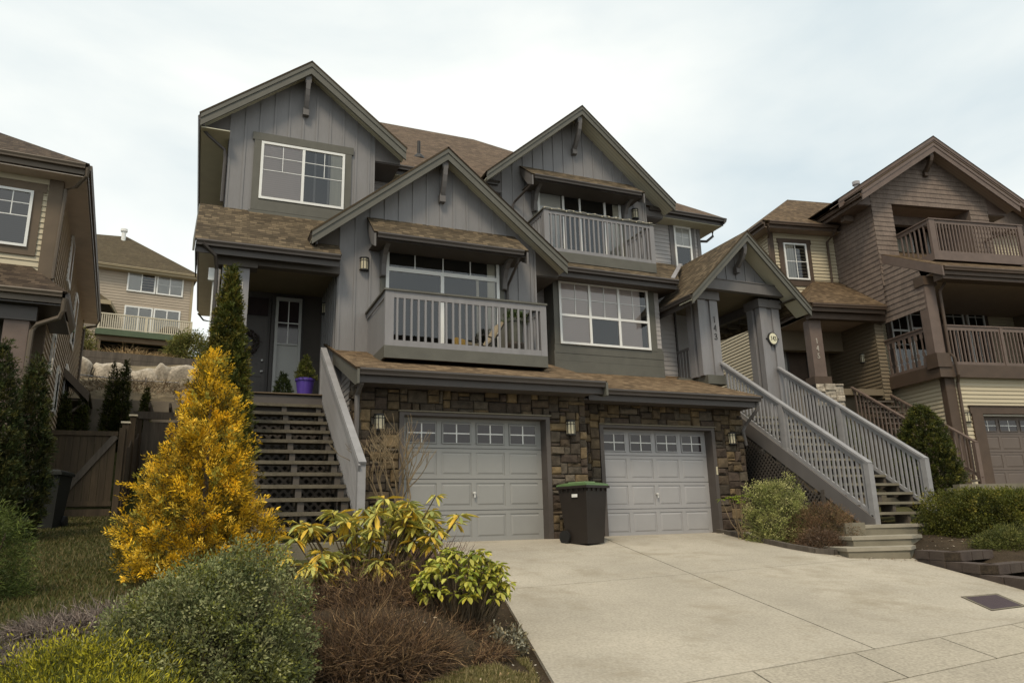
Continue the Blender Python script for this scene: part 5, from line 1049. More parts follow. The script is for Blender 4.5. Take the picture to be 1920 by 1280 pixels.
b = MB(); b.lathe((4.1, 43.9, 10.4), [(.6, 0), (.66, .4), (.62, .6), (.4, .78), (.1, .85)], 16); solo('barbecue', b, 'pot_brown', 'dark covered barbecue behind the railing of the hillside deck', 'barbecue', yaw=YB)

# ================================================================ yard walls and fences
mb = MB(); mb.box(-8, 9, 27.0, 27.25, .5, 4.32); o = solo('retaining_wall', mb, 'conc_wall', 'tall plain concrete retaining wall below the row of boulders', 'wall', yaw=0)
mb = MB(); n = 9
for i in range(3): mb.box(-6, 9, 36.0, 36.25, 6.9+.31*i, 6.9+.31*i+.30)
solo('timber_wall', mb, 'wood_grey', 'long weathered timber wall below the hillside deck', 'wall', yaw=YB)
def blob(name, c, r, m, label, cat, seed, group=None, sub=4):
    import bmesh
    bm = bmesh.new(); bmesh.ops.create_icosphere(bm, subdivisions=sub, radius=1); rr = random.Random(seed); ph = [rr.uniform(0, 6.28) for _ in range(9)]
    for v in bm.verts:
        p = v.co.copy(); f = 1+.10*math.sin(2.1*p.x+ph[0])+.09*math.sin(2.7*p.y+ph[1])+.08*math.sin(3.3*p.z+ph[2])+.05*math.sin(6.1*p.x+ph[3]+2*p.z)+.04*math.sin(7.3*p.y+ph[4]-3*p.x)+.02*math.sin(15*p.z+ph[5]+9*p.x)
        q = Vector((max(-.76, min(.76, p.x+.15*p.z*math.sin(seed))), max(-.76, min(.76, p.y)), max(-.72, min(.74+.12*math.sin(seed*2)*p.x, p.z))))*f
        v.co = Vector((q.x*r[0], q.y*r[1], q.z*r[2]))
    me = D.meshes.new(name); bm.to_mesh(me); bm.free(); me.materials.append(M[m])
    for pl in me.polygons: pl.use_smooth = True
    o = D.objects.new(name, me); COL.objects.link(o); o.location = c; POS[o.name] = Vector(c); tagit(o, label, cat, group); return o
RB = Matrix.Rotation(YB, 3, 'Z')
for i, (x, z, rx, rz_, lab) in enumerate(((-.2, 6.25, .72, .74, 'pale boulder at the left end of the row beside the tan house'), (1.0, 6.15, .86, .72, 'widest grey boulder above the twin cedar in the hillside row'), (2.2, 6.05, .68, .62, 'stained brown-grey boulder in the middle of the hillside row'), (2.95, 6.15, .42, .70, 'narrow upright pale boulder between two larger ones'), (3.8, 6.05, .80, .80, 'large round boulder nearest the golden shrub'))):
    blob('boulder', RB @ Vector((x, 33.0, z)), (rx, .7, rz_), 'boulder', lab, 'boulder', 30+i, 'boulders in a row on the slope')
# rubble debris
V_, F_, C_ = [], [], []
for i in range(3200):
    x = random.uniform(-1, 6); y = random.uniform(28, 34); s_ = random.uniform(.03, .12)*(1.6 if random.random() < .1 else 1); z = G(x, y)+s_*.3; n0 = len(V_)
    for a in ((-1, -1, -1), (1, -1, -1), (1, 1, -1), (-1, 1, -1), (-.6, -.7, 1), (.7, -.5, 1), (.6, .7, 1), (-.7, .6, 1)): V_.append((x+a[0]*s_*random.uniform(.6, 1.2), y+a[1]*s_, z+a[2]*s_*random.uniform(.4, .8)))
    g_ = random.uniform(.6, 1.4)
    for f in ((0, 1, 5, 4), (1, 2, 6, 5), (2, 3, 7, 6), (3, 0, 4, 7), (4, 5, 6, 7)): F_.append([n0+k for k in f]); C_.append((.26*g_, .22*g_, .16*g_))
o = addobj('rubble', fast('rubble', np.array(V_), np.array(F_), np.array(C_), 'stone', (0, 0, 0)), None, (0, 0, 0)); o['kind'] = 'stuff'; o['label'] = 'loose rubble and dry litter on the slope under the boulders'; o['category'] = 'rubble'
mb = MB(); mb.tube([(-.5, 31.5, 5.82), (2, 31.5, 5.72), (5, 31.5, 5.75)], .022, 6)
for x in (-.4, 2.2, 4.6): mb.tube([(x, 31.5, 4.9), (x, 31.5, 5.9)], .03, 6)
fo = Thing('wire_fence', 'thin wire fence stretched in front of the boulders', 'fence', (2, 31.5, 5), YB)
b = MB(); b.tube([(-.5, 31.5, 5.90), (1.6, 31.5, 5.80), (5, 31.5, 5.86)], .022, 6); fo.part('wire', b, 'flash'); 
for x in (-.4, 2.2, 4.6): fo.part('post', MB().tube([(x, 31.5, 5.0), (x, 31.5, 5.95)], .03, 6), 'flash')
# gate
gt = Thing('garden_gate', 'dark brown board gate with a diagonal brace beside the tan house', 'gate', (-2.4, 18.3, .42))
b = MB(); n = 10
for i in range(n): b.box(-3.12+.138*i, -3.12+.138*i+.132, 18.3, 18.32, .60, 2.16)
gt.part('boards', b, 'wood_fence'); b = MB(); b.box(-3.14, -1.72, 18.26, 18.3, 2.12, 2.22); b.box(-3.14, -1.72, 18.265, 18.3, .62, .72); b.box(-3.14, -1.72, 18.24, 18.32, .40, .56); gt.part('frame', b, 'wood_fence'); b = MB(); b.beam((-2.75, 18.275, .75), (-1.76, 18.275, 2.12), .028, .13, (0, 0, 1)); gt.part('brace', b, 'wood_grey')
for x, z1 in ((-3.25, 2.35), (-1.70, 2.30)): gt.part('post', MB().box(x, x+.12, 18.26, 18.38, .3, z1), 'wood_fence')
fn = Thing('side_fence', 'stepped board fence with capped posts running back along the yard', 'fence', (-1.5, 20, .6))
for k, (y0_, y1_, z1_) in enumerate(((18.42, 20, 2.35), (20.1, 22, 2.75), (22.1, 24.5, 3.1), (24.6, 26.9, 3.4))):
    b = MB(); n = int((y1_-y0_)/.16)
    for i in range(n):
        y = y0_+i*(y1_-y0_)/n; dip = .28*math.sin(math.pi*(i+.5)/n); b.box(-1.60, -1.57, y, y+(y1_-y0_)/n-.012, .3+.25*k, z1_-dip-.1)
    fn.part('panel', b, 'wood_grey')
    fn.part('post', MB().box(-1.66, -1.53, y0_-.1, y0_+.02, .3, z1_+.06), 'wood_fence'); b = MB(); b.box(-1.69, -1.50, y0_-.13, y0_+.05, z1_+.061, z1_+.10); fn.part('post_cap', b, 'cream')
pg = Thing('pergola', 'small grey timber pergola behind the side fence', 'pergola', (-.3, 22, 1.4))
b = MB(); b.prism([(-1.78, 21.95, 3.22), (0.1, 21.95, 3.22), (0.1, 21.95, 3.02), (-1.6, 21.95, 3.02)], (0, .05, 0)); pg.part('beam', b, 'wood_grey')
for x in (-1.4, -.9, -.4): pg.part('rafter', MB().prism([(x, 21.8, 3.45), (x, 23.5, 3.45), (x, 23.5, 3.23), (x, 22.0, 3.23), (x, 21.8, 3.32)], (.05, 0, 0)), 'wood_grey')
for x in (-1.5, .02): pg.part('post', MB().box(x, x+.1, 22.01, 22.1, .8, 3.21), 'wood_grey')
pg.part('panel', MB().box(-1.40, .05, 22.02, 22.04, 1.2, 2.95), 'wood_grey')
# ================================================================ plants
def unit(v): return v/np.maximum(np.linalg.norm(v, axis=-1, keepdims=True), 1e-9)
def rand_dir(n): return unit(rng.normal(size=(n, 3)))
def leaf_quads(P, Dr, L_, Wd, jitter=.3, cup=.12):
    """rhombus leaves: P bases, Dr directions, returns V, F"""
    n = len(P); Dr = unit(Dr+rng.normal(size=(n, 3))*jitter*.5); ref = rand_dir(n); S = unit(np.cross(Dr, ref)); N_ = np.cross(S, Dr)
    L_ = np.asarray(L_).reshape(-1, 1); Wd = np.asarray(Wd).reshape(-1, 1)
    v = np.stack([P, P+Dr*L_*.5+S*Wd*.5+N_*L_*cup, P+Dr*L_, P+Dr*L_*.5-S*Wd*.5+N_*L_*cup], 1).reshape(-1, 3)
    return v, np.arange(4*n).reshape(-1, 4)
def lumps(seed, k=14):
    r_ = np.random.default_rng(seed); d = unit(r_.normal(size=(k, 3))); a = r_.uniform(-.16, .2, k)
    return lambda u: 1+np.sum(a*np.exp(-((1-u @ d.T)*7)), 1)
def pal(n, cols, w=None):
    c = np.array(cols, float); i = rng.choice(len(c), n, p=w); return c[i]
def plant(name, label, cat, base, crownV, crownF, crownC, m='leaf', trunk=None, group=None, part='foliage', kind=None):
    t = Thing(name, label, cat, base, 0, group)
    me = fast(part, crownV, crownF, crownC, m, base); o = addobj(part, me, t.o, base)
    if trunk: t.part('trunk' if cat in ('tree', 'conifer', 'cedar') else 'stems', trunk[0], trunk[1])
    return t
def conifer(name, label, base, h, Rf, ncl, per, cols, leafL=.05, leafW=.014, fan=.12, seed=1, m='leaf', group=None, cat='conifer', upw=.9, w=None, lump=.2, clV=.0):
    global rng
    rng = np.random.default_rng(seed); bx, by, bz = base
    z = rng.random(ncl*3); r_ = np.array([Rf(t) for t in z]); keep = rng.random(ncl*3) < r_/r_.max()*.9+.12; z = z[keep][:ncl]; r_ = r_[keep][:ncl]; n = len(z)
    a = rng.random(n)*2*np.pi; ph = rng.random(8)*6.28
    lf = 1+lump*(.5*np.sin(3*a+7*z+ph[0])+.4*np.sin(5*a-13*z+ph[1])+.35*np.sin(2*a+23*z+ph[2])+.3*np.sin(9*a+31*z+ph[3]))
    f = np.sqrt(rng.uniform(.25, 1.0, n)); rad = r_*f*lf
    out = np.stack([np.cos(a), np.sin(a), np.zeros(n)], 1)
    C0 = np.stack([bx+out[:, 0]*rad, by+out[:, 1]*rad, bz+z*h], 1)
    Dc = unit(out*(1-.6*z[:, None])+np.array([0, 0, upw])+rng.normal(size=(n, 3))*.25)
    q_ = C0*(2.6/max(.5, r_.max())); patch = 1+.20*np.sin(q_[:, 0]*2.1+q_[:, 2]*1.7+ph[4])*np.sin(q_[:, 1]*2.3-q_[:, 2]*2.9+ph[5])+.22*np.sin(q_[:, 2]*5.1+q_[:, 0]*4.3+ph[6])
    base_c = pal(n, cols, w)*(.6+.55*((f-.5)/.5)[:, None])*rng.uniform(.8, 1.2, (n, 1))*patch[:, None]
    t = rng.random((n, per)); side = rng.uniform(-1, 1, (n, per)); S = unit(np.cross(Dc, rand_dir(n))); fl = fan*rng.uniform(.6, 1.35, n)
    P = C0[:, None]+Dc[:, None]*(t*fl[:, None])[..., None]+S[:, None]*(side*fl[:, None]*.4*(1-t*.6))[..., None]+rng.normal(size=(n, per, 3))*fan*.09
    Dl = unit(Dc[:, None]*.9+S[:, None]*side[..., None]*.9+rng.normal(size=(n, per, 3))*.35)
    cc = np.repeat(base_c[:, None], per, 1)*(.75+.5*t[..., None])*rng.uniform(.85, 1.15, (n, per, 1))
    P = P.reshape(-1, 3); Dl = Dl.reshape(-1, 3); cc = cc.reshape(-1, 3); k = len(P)
    V, Fq = leaf_quads(P, Dl, leafL*rng.uniform(.6, 1.4, k), leafW*rng.uniform(.7, 1.4, k))
    tr = MB(); tr.tube([(bx, by, bz-.1), (bx+.02, by, bz+h*.4), (bx, by, bz+h*.85)], [max(.02, h*.018), h*.012, .006], 7)
    for i in range(int(14*min(1, h/2))):
        zz = rng.uniform(.08, .8); aa = rng.random()*6.28; rr_ = Rf(zz)*.7; tr.tube([(bx, by, bz+zz*h*.9), (bx+math.cos(aa)*rr_, by+math.sin(aa)*rr_, bz+zz*h+rr_*.5)], [.012, .005], 5)
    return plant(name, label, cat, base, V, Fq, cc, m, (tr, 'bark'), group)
def bush(name, label, cat, base, rx, ry, h, ncl, per, cols, leafL=.03, leafW=.012, cl=.07, seed=1, m='leaf', group=None, w=None, trunkm='bark', flat=.0, spread=1.0, boxy=0, lump=1.0, name_part='foliage'):
    global rng
    rng = np.random.default_rng(seed); b = np.array(base, float)
    u = rand_dir(ncl*2); u = u[u[:, 2] > -.15][:ncl]; n = len(u); lf = lumps(seed)(u); lf = 1+(lf-1)*lump
    if boxy: uu = u/np.max(np.abs(u), 1, keepdims=True); u2_ = u*(1-boxy)+uu*boxy
    else: u2_ = u
    f = rng.uniform(.35, 1, n)**.45; C0 = b+u2_*np.array([rx, ry, h])*(f*lf)[:, None]*np.array([1, 1, 1.0])
    C0[:, 2] = np.maximum(C0[:, 2], b[2]+.02)
    Dc = unit(u*np.array([1/rx, 1/ry, 1/h])+np.array([0, 0, .5])+rng.normal(size=(n, 3))*.3)
    qq = (C0-b)*(3/rx); patch = 1+.25*np.sin(qq[:, 0]*2.1+qq[:, 2]*1.7+seed)*np.sin(qq[:, 1]*2.3-qq[:, 2]*2.9+seed)+.15*np.sin(qq[:, 2]*5.1+qq[:, 0]*4.3)
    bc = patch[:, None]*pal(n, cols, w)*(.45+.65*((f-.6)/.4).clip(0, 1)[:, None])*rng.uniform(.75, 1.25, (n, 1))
    t = rng.random((n, per)); off = rng.normal(size=(n, per, 3))
    P = C0[:, None]+Dc[:, None]*(t*cl)[..., None]+off*cl*.33
    Dl = unit(Dc[:, None]*.6+unit(off)*.9)
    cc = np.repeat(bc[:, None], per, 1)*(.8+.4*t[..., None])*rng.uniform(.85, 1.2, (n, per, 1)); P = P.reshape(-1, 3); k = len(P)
    V, Fq = leaf_quads(P, Dl.reshape(-1, 3), leafL*rng.uniform(.6, 1.4, k), leafW*rng.uniform(.7, 1.3, k))
    tr = MB()
    for i in range(9):
        aa = rng.random()*6.28; q = rng.uniform(.3, .75); tr.tube([(b[0]+math.cos(aa)*.03, b[1]+math.sin(aa)*.03, b[2]-.05), (b[0]+math.cos(aa)*rx*q*.5, b[1]+math.sin(aa)*ry*q*.5, b[2]+h*.4), (b[0]+math.cos(aa)*rx*q, b[1]+math.sin(aa)*ry*q, b[2]+h*.7)], [.016, .011, .005], 5)
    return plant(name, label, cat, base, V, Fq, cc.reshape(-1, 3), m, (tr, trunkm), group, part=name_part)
def twigs(name, label, cat, base, rx, ry, h, n, cols, wd=.004, seed=1, seg=4, curl=.5, group=None, spread=.7, leaf=0):
    """thin bare stems as crossed ribbons"""
    global rng
    rng = np.random.default_rng(seed); b = np.array(base, float); V = []; Fq = []; C = []
    a = rng.random(n)*2*np.pi; r0 = np.sqrt(rng.random(n)); P = b+np.stack([np.cos(a)*r0*rx*spread, np.sin(a)*r0*ry*spread, rng.random(n)*h*.45*(1-r0*.6)], 1)
    d = unit(np.stack([np.cos(a)*r0*rx, np.sin(a)*r0*ry, np.full(n, h*.8)], 1)+rng.normal(size=(n, 3))*curl*h)
    ln = h*rng.uniform(.25, .75, n)*(1.15-r0*.45); S = unit(np.cross(d, rand_dir(n))); pts = [P]
    for k in range(seg):
        d = unit(d+rng.normal(size=(n, 3))*.35+np.array([0, 0, -.06])); pts.append(pts[-1]+d*(ln/seg)[:, None])
    c0 = pal(n, cols)*rng.uniform(.6, 1.4, (n, 1))
    for k in range(seg):
        w0 = wd*(1-k/seg*.7); w1 = wd*(1-(k+1)/seg*.7)
        V.append(np.stack([pts[k]-S*w0, pts[k]+S*w0, pts[k+1]+S*w1, pts[k+1]-S*w1], 1).reshape(-1, 3)); C.append(c0)
    V = np.concatenate(V); Fq = np.arange(len(V)).reshape(-1, 4); C = np.concatenate(C)
    c = tuple(base); o = addobj(name, fast(name, V, Fq, C, 'twig', c), None, c); tagit(o, label, cat, group); return o

# --- golden conifer
def Rg(t): return (1-t)**.80*(.95+.06*math.sin(9*t))*(.86+.14*min(1, t*5)) if t < .93 else .13*(1-t)/.07
gold = [(.82, .52, .03), (.64, .40, .02), (.92, .64, .08), (.30, .20, .02), (.11, .09, .015), (.32, .29, .05)]
conifer('golden_conifer', 'bushy golden-orange conifer standing in front of the left stairs', (.05, 8.7, -.45), 2.34, lambda t: .76*Rg(t), 1500, 36, gold, .040, .012, .16, 5, 'leaf_gold', upw=.7, w=[.25, .22, .17, .14, .12, .1], lump=.36)
# --- tall cedar by the porch column
def Rc(t): return min(1, .45+t*2.2)*(1-t**1.7)**.85
conifer('cedar_tree', 'slim dark green cedar rising beside the left porch column', (.26, 12.4, -.15), 4.33, lambda t: .47*Rc(t), 4200, 22, [(.06, .075, .014), (.09, .10, .018), (.13, .12, .02), (.045, .055, .012), (.16, .13, .025)], .055, .016, .12, 6, cat='cedar', lump=.16)
# --- grey green bush
bush('boxleaf_shrub', 'large rounded grey-green shrub with tiny leaves at the front of the bed', 'shrub', (.10, 5.2, -1.02), .60, .70, .80, 2300, 32, [(.16, .175, .075), (.22, .235, .105), (.09, .11, .04), (.32, .32, .15), (.18, .19, .04)], .023, .011, .075, 11, lump=1.9)
# --- lime juniper
bush('juniper_shrub', 'low spreading lime green juniper beside the grey-green shrub', 'shrub', (-.56, 4.75, -.90), .42, .42, .27, 1000, 24, [(.34, .31, .02), (.46, .41, .03), (.14, .15, .02), (.08, .09, .02)], .030, .006, .12, 12, lump=2.6)
bush('juniper_shrub', 'lime green juniper branch mass spilling out at the bottom left corner', 'shrub', (-.46, 4.25, -.95), .42, .38, .20, 800, 24, [(.34, .31, .02), (.46, .41, .03), (.14, .15, .02), (.08, .09, .02)], .030, .006, .12, 13, lump=2.6)
# --- brown heather mass
hc = [(.10, .056, .028), (.145, .085, .042), (.065, .04, .023), (.24, .155, .078), (.05, .032, .02)]
twigs('heather_shrub', 'wide mound of dead brown heather beside the driveway edge', 'shrub', (1.20, 5.65, -.98), .60, .52, .58, 15000, hc, .0032, 21, seg=4, curl=.8, spread=.92)
twigs('heather_shrub', 'brown twiggy heather reaching under the green rhododendron', 'shrub', (1.80, 6.25, -.95), .60, .5, .42, 9000, hc, .0032, 22, seg=4, curl=.8, spread=.95)
twigs('heather_shrub', 'dark twiggy brown growth under the yellow rhododendron leaves', 'shrub', (1.55, 7.0, -.72), .8, .6, .62, 8000, hc, .0035, 24, seg=4, curl=.7, spread=.95)
twigs('dry_shrub', 'dry reddish hydrangea stems in front of the left garage door', 'shrub', (2.35, 8.2, -.62), .5, .45, .80, 1100, [(.14, .085, .07), (.20, .13, .10), (.10, .06, .05)], .0055, 25, seg=5, curl=.45, spread=.8)
twigs('lavender_shrub', 'faded purple-brown dead heather patch on the lawn edge', 'shrub', (-.55, 6.3, -.66), .62, .5, .28, 5200, [(.17, .13, .11), (.22, .18, .15), (.11, .085, .07)], .0035, 26, seg=4, curl=.9, spread=.95)
twigs('lavender_shrub', 'faded purple-brown dead heather clump nearest the bottom left corner', 'shrub', (-1.15, 5.5, -.74), .5, .45, .22, 3800, [(.15, .12, .105), (.20, .165, .14), (.10, .08, .07)], .0035, 27, seg=4, curl=.9, spread=.95)

twigs('heather_shrub', 'low brown heather trailing along the driveway edge at the front', 'shrub', (1.95, 5.85, -.99), .42, .42, .26, 5200, hc, .0032, 28, seg=4, curl=.9, spread=.95)
bush('groundcover_shrub', 'pale speckled low shrub at the driveway edge in front of the brown heather', 'shrub', (2.36, 5.95, -.98), .16, .14, .15, 110, 14, [(.34, .33, .25), (.16, .14, .08), (.24, .2, .12)], .03, .016, .06, 29)
# --- rhododendrons: whorls of drooping leaves
def rhodo(name, label, base, whorls, cols, leafL, leafW, droop, seed, m='leaf_gloss', nl=(8, 12), stemm='bark'):
    global rng
    rng = np.random.default_rng(seed); rr = random.Random(seed); V = []; Fq = []; C = []; st = MB(); b = Vector(base)
    for (x, y, z, sc) in whorls:
        tip = Vector((x, y, z)); mid_ = b.lerp(tip, .55)+Vector((rr.uniform(-.05, .05), rr.uniform(-.05, .05), -.10)); st.tube([b+Vector((rr.uniform(-.06, .06), rr.uniform(-.06, .06), 0)), mid_, tip], [.012, .008, .005], 5)
        k = rr.randint(*nl); ph = rr.random()*6.28; tone = rr.uniform(.85, 1.15)
        for i in range(k):
            a = ph+i*2*math.pi/k+rr.uniform(-.2, .2); el = rr.uniform(-1.1, .25)*droop+rr.uniform(-.15, .25); ln = leafL*sc*rr.uniform(.75, 1.2); wd = leafW*sc*rr.uniform(.8, 1.15)
            d = Vector((math.cos(a)*math.cos(el), math.sin(a)*math.cos(el), math.sin(el))); s_ = d.cross(Vector((0, 0, 1))).normalized(); nn = s_.cross(d)
            d2 = (d+Vector((0, 0, -.35*droop))).normalized(); p0 = tip+d*.012; p1 = p0+d*ln*.4; p2 = p1+d2*ln*.35; p3 = p2+d2*ln*.27
            fold = wd*.22; n0 = len(V)
            for p in (p0, p1+s_*wd*.5+nn*fold, p2+s_*wd*.42+nn*fold, p3, p2-s_*wd*.42+nn*fold, p1-s_*wd*.5+nn*fold): V.append(tuple(p))
            c = np.array(rr.choice(cols if el > -.5 or rr.random() < .5 else cols[-2:]))*tone*rr.uniform(.85, 1.15)
            Fq += [[n0, n0+1, n0+2, n0+3], [n0, n0+3, n0+4, n0+5]]; C += [c, c*.92]
        # bud
        n0 = len(V); 
        for q in ((.006, 0, 0), (0, .006, 0), (-.006, 0, 0), (0, -.006, 0), (0, 0, .03)): V.append((x+q[0], y+q[1], z+q[2]))
        for q in ((0, 1, 4, 4), (1, 2, 4, 4)): pass
    t = Thing(name, label, 'shrub', base); me = fast('foliage', np.array(V), np.array(Fq), np.array(C), m, base); addobj('foliage', me, t.o, base); t.part('stems', st, stemm); return t
rr = random.Random(5); wh = []
yb_ = (1.55, 7.35, -.72)
for px_, pz_, n_ in ((1.75, .18, 9), (2.02, .20, 10), (2.22, .06, 7), (1.32, .10, 7), (1.05, -.02, 6), (1.55, -.03, 9), (1.88, .0, 8), (1.15, -.26, 7), (1.45, -.28, 8), (.93, -.22, 5), (1.7, -.30, 6), (1.2, -.48, 5), (1.95, -.18, 4)):
    for i in range(int(n_*1.25)): wh.append((px_+rr.uniform(-.20, .20), 7.3+rr.uniform(-.4, .3), pz_+rr.uniform(-.10, .10), rr.uniform(.85, 1.3)))
rhodo('rhododendron', 'sparse leggy rhododendron with drooping yellow-green leaves in front of the garage', yb_, wh, [(.52, .50, .14), (.42, .43, .13), (.60, .54, .13), (.30, .34, .10), (.58, .50, .10), (.68, .46, .06)], .135, .036, .85, 41, nl=(10, 14))
wh = []
for i in range(150):
    a = rr.random()*6.28; u_ = rr.uniform(-.15, 1); r_ = math.sqrt(max(0, 1-u_*u_)); q = rr.uniform(.8, 1.05)
    wh.append((2.15+math.cos(a)*r_*.40*q, 6.3+math.sin(a)*r_*.40*q, -.52+u_*.34*q, rr.uniform(.85, 1.15)))
rhodo('rhododendron', 'compact rhododendron with bright green leaves overhanging the driveway edge', (2.12, 6.3, -.92), wh, [(.33, .36, .05), (.40, .42, .07), (.22, .27, .04), (.48, .46, .09), (.50, .44, .06)], .078, .040, .9, 42, nl=(5, 8))
# --- bare shrub by the garage
t = Thing('bare_shrub', 'leafless pale branching shrub against the stone beside the left garage door', 'shrub', (2.58, 11.3, -.3)); tb = MB(); rr = random.Random(9)
def branch(p, d, ln, r_, depth):
    q = p+d*ln; mid_ = p+d*ln*.5+Vector((rr.uniform(-1, 1), rr.uniform(-1, 1), rr.uniform(-.5, .5)))*ln*.08; tb.tube([p, mid_, q], [r_, r_*.85, r_*.7], 6)
    if depth == 0: return
    for i in range(rr.choice([2, 2, 3])):
        dd = (d+Vector((rr.uniform(-.75, .75), rr.uniform(-.5, .5), rr.uniform(-.05, .45)))).normalized(); branch(q, dd, ln*rr.uniform(.62, .9), r_*.66, depth-1)
for x, dx in ((0, -.10), (.06, .34), (.02, -.03), (.10, .16), (.14, .42)): branch(Vector((2.58+x, 11.25+rr.uniform(-.08, .08), -.3)), Vector((dx, 0, 1)).normalized(), .58, .022, 4)
t.part('branches', tb, 'bark_pale')
# --- left cedars, tan house
dk_ = [(.028, .040, .012), (.042, .055, .016), (.06, .065, .018), (.08, .075, .02)]
conifer('cedar_tree', 'tall dark cedar at the left edge in front of the tan house porch', (-2.78, 12.6, -.1), 2.85, lambda t: .42*Rc(t), 1100, 20, dk_, .055, .016, .13, 61, cat='cedar', group='dark cedars by the tan house', lump=.14)
conifer('cedar_tree', 'dark cedar between the left edge one and the black bin', (-2.47, 13.3, -.05), 2.75, lambda t: .36*Rc(t), 1000, 20, dk_, .055, .016, .13, 62, cat='cedar', group='dark cedars by the tan house', lump=.14)
conifer('cedar_tree', 'half-hidden cedar cut off by the left edge of the picture', (-3.1, 13.0, -.1), 3.1, lambda t: .42*Rc(t), 800, 20, dk_, .055, .016, .13, 63, cat='cedar', group='dark cedars by the tan house', lump=.14)
bush('pine_shrub', 'soft light green dwarf pine low at the left edge', 'shrub', (-1.66, 8.0, -.46), .26, .28, .72, 400, 26, [(.09, .12, .025), (.13, .16, .035), (.06, .09, .02)], .05, .006, .10, 64)
# --- back cedars
for (x, y, z, h, r_, sd_, lab) in ((-2.72, 25.9, 2.2, 3.0, .23, 71, 'left half of the twin pointed cedar in front of the concrete retaining wall'), (-2.42, 25.9, 2.2, 3.15, .25, 72, 'right half of the twin pointed cedar in front of the concrete retaining wall'), (-3.25, 24.2, 1.8, 2.1, .17, 73, 'thin young cedar just right of the tan house side roof'), (-3.65, 23.8, 1.8, 2.1, .18, 74, 'thin young cedar tucked against the tan house corner'), (-1.78, 26.3, 2.6, 1.95, .14, 75, 'tiny cedar above the small pergola')):
    conifer('cedar_tree', lab, (x, y, z), h, lambda t, r_=r_: r_*Rc(t), int(500*h/2.5), 14, [(.04, .055, .014), (.06, .075, .018), (.085, .09, .02)], .07, .022, .13, sd_, cat='cedar', group='young cedars in the back yard', lump=.12)
bush('hillside_shrub', 'olive green shrub beside the deck post of the hillside house', 'shrub', (-6.2, 40.5, 8.8), .8, .8, 1.3, 400, 16, [(.14, .14, .04), (.2, .18, .06)], .12, .04, .3, 81)
bush('hillside_shrub', 'yellow-green shrub above the timber wall near the tall cedar', 'shrub', (-.9, 37.5, 7.9), .9, .8, 1.5, 500, 16, [(.16, .16, .035), (.22, .2, .05), (.10, .12, .03)], .12, .04, .3, 82)
twigs('dry_grass', 'tufts of dry orange grass on top of the timber wall', 'grass', (-3.2, 37.0, 7.8), 2.2, .4, .8, 1200, [(.35, .24, .12), (.28, .2, .1)], .012, 83, curl=.5, spread=1.0)['kind'] = 'stuff'
# --- right beds
bush('azalea_shrub', 'yellow-green azalea between the stone wall and the grey stairs', 'shrub', (9.92, 11.0, -.42), .46, .42, .98, 900, 24, [(.36, .36, .13), (.27, .29, .09), (.42, .40, .17), (.18, .20, .06)], .038, .014, .08, 91, trunkm='bark', lump=2.2)
wh = [(9.28+rr.uniform(-.25, .35), 11.5+rr.uniform(-.2, .2), .36+rr.uniform(-.12, .10), .8) for i in range(9)]
rhodo('rhododendron', 'thin rhododendron with green leaf tips against the right stone pier', (9.45, 11.5, -.38), wh, [(.20, .28, .03), (.28, .34, .04)], .12, .042, .4, 92, nl=(7, 9), stemm='bark_pale')
bush('heather_shrub', 'brown spiky heather below the grey stair side board', 'shrub', (10.45, 10.45, -.5), .72, .5, .72, 1300, 22, [(.16, .09, .045), (.11, .065, .035), (.22, .14, .08), (.12, .10, .04)], .05, .006, .10, 93)
bush('heather_shrub', 'dry brown low heather at the driveway kerb under the azalea', 'shrub', (9.95, 10.1, -.6), .35, .35, .35, 400, 20, [(.14, .08, .045), (.10, .06, .035), (.2, .14, .1)], .05, .006, .10, 94)
hg = [(.065, .075, .012), (.10, .105, .018), (.14, .135, .02), (.19, .16, .03), (.045, .055, .012)]
bush('hedge', 'dense green clipped hedge above the block wall on the right', 'hedge', (14.15, 9.55, -.72), 2.0, .62, 1.16, 5600, 22, hg, .038, .020, .09, 95, boxy=.75, w=[.3, .3, .2, .08, .12], lump=.45)
bush('spurge_shrub', 'lower rounded green shrub in front of the hedge on the right', 'shrub', (12.2, 8.3, -.78), .84, .5, .46, 1500, 22, [(.085, .095, .022), (.12, .13, .03), (.16, .155, .045), (.06, .07, .02)], .05, .010, .09, 96)
conifer('cone_hedge', 'tall clipped cedar cone standing right of the grey stairs', (16.55, 13.0, .2), 2.4, lambda t: .74*min(1, .8+t)*(1-t**2.4)**.6, 2600, 20, [(.05, .06, .012), (.075, .085, .016), (.11, .105, .02), (.035, .045, .012)], .05, .018, .10, 97, cat='conifer', lump=.07)
conifer('cone_hedge', 'clipped cedar mound seen through the grey stair railing', (16.2, 15.2, .5), 2.1, lambda t: .62*(1-t**2.6)**.6, 900, 20, [(.05, .06, .012), (.075, .085, .016), (.10, .10, .02)], .06, .02, .10, 98, cat='conifer', lump=.07)
conifer('cone_hedge', 'small clipped cedar mound below the brown porch stone pier', (15.6, 17.2, .6), 2.6, lambda t: .55*(1-t**2.8)**.6, 700, 20, [(.06, .065, .012), (.09, .09, .018)], .06, .02, .10, 99, cat='conifer', lump=.07)
# garden kerb along the right bed
kb = Thing('bed_edging', 'thin grey timber edging curving along the right planting bed', 'edging', (9.6, 10.5, -.5)); P = [(9.75, 12.6), (9.62, 12.0), (9.50, 11.2), (9.40, 10.3), (9.42, 9.7), (9.6, 9.5), (10.1, 9.55)]
b = MB()
for i in range(len(P)-1):
    a, c = P[i], P[i+1]; b.beam((a[0], a[1], P_dr(a[1])+.035), (c[0]+(c[0]-a[0])*.02, c[1]+(c[1]-a[1])*.02, P_dr(c[1])+.035), .09, .09)
kb.part('edging_board', b, 'wood_grey')
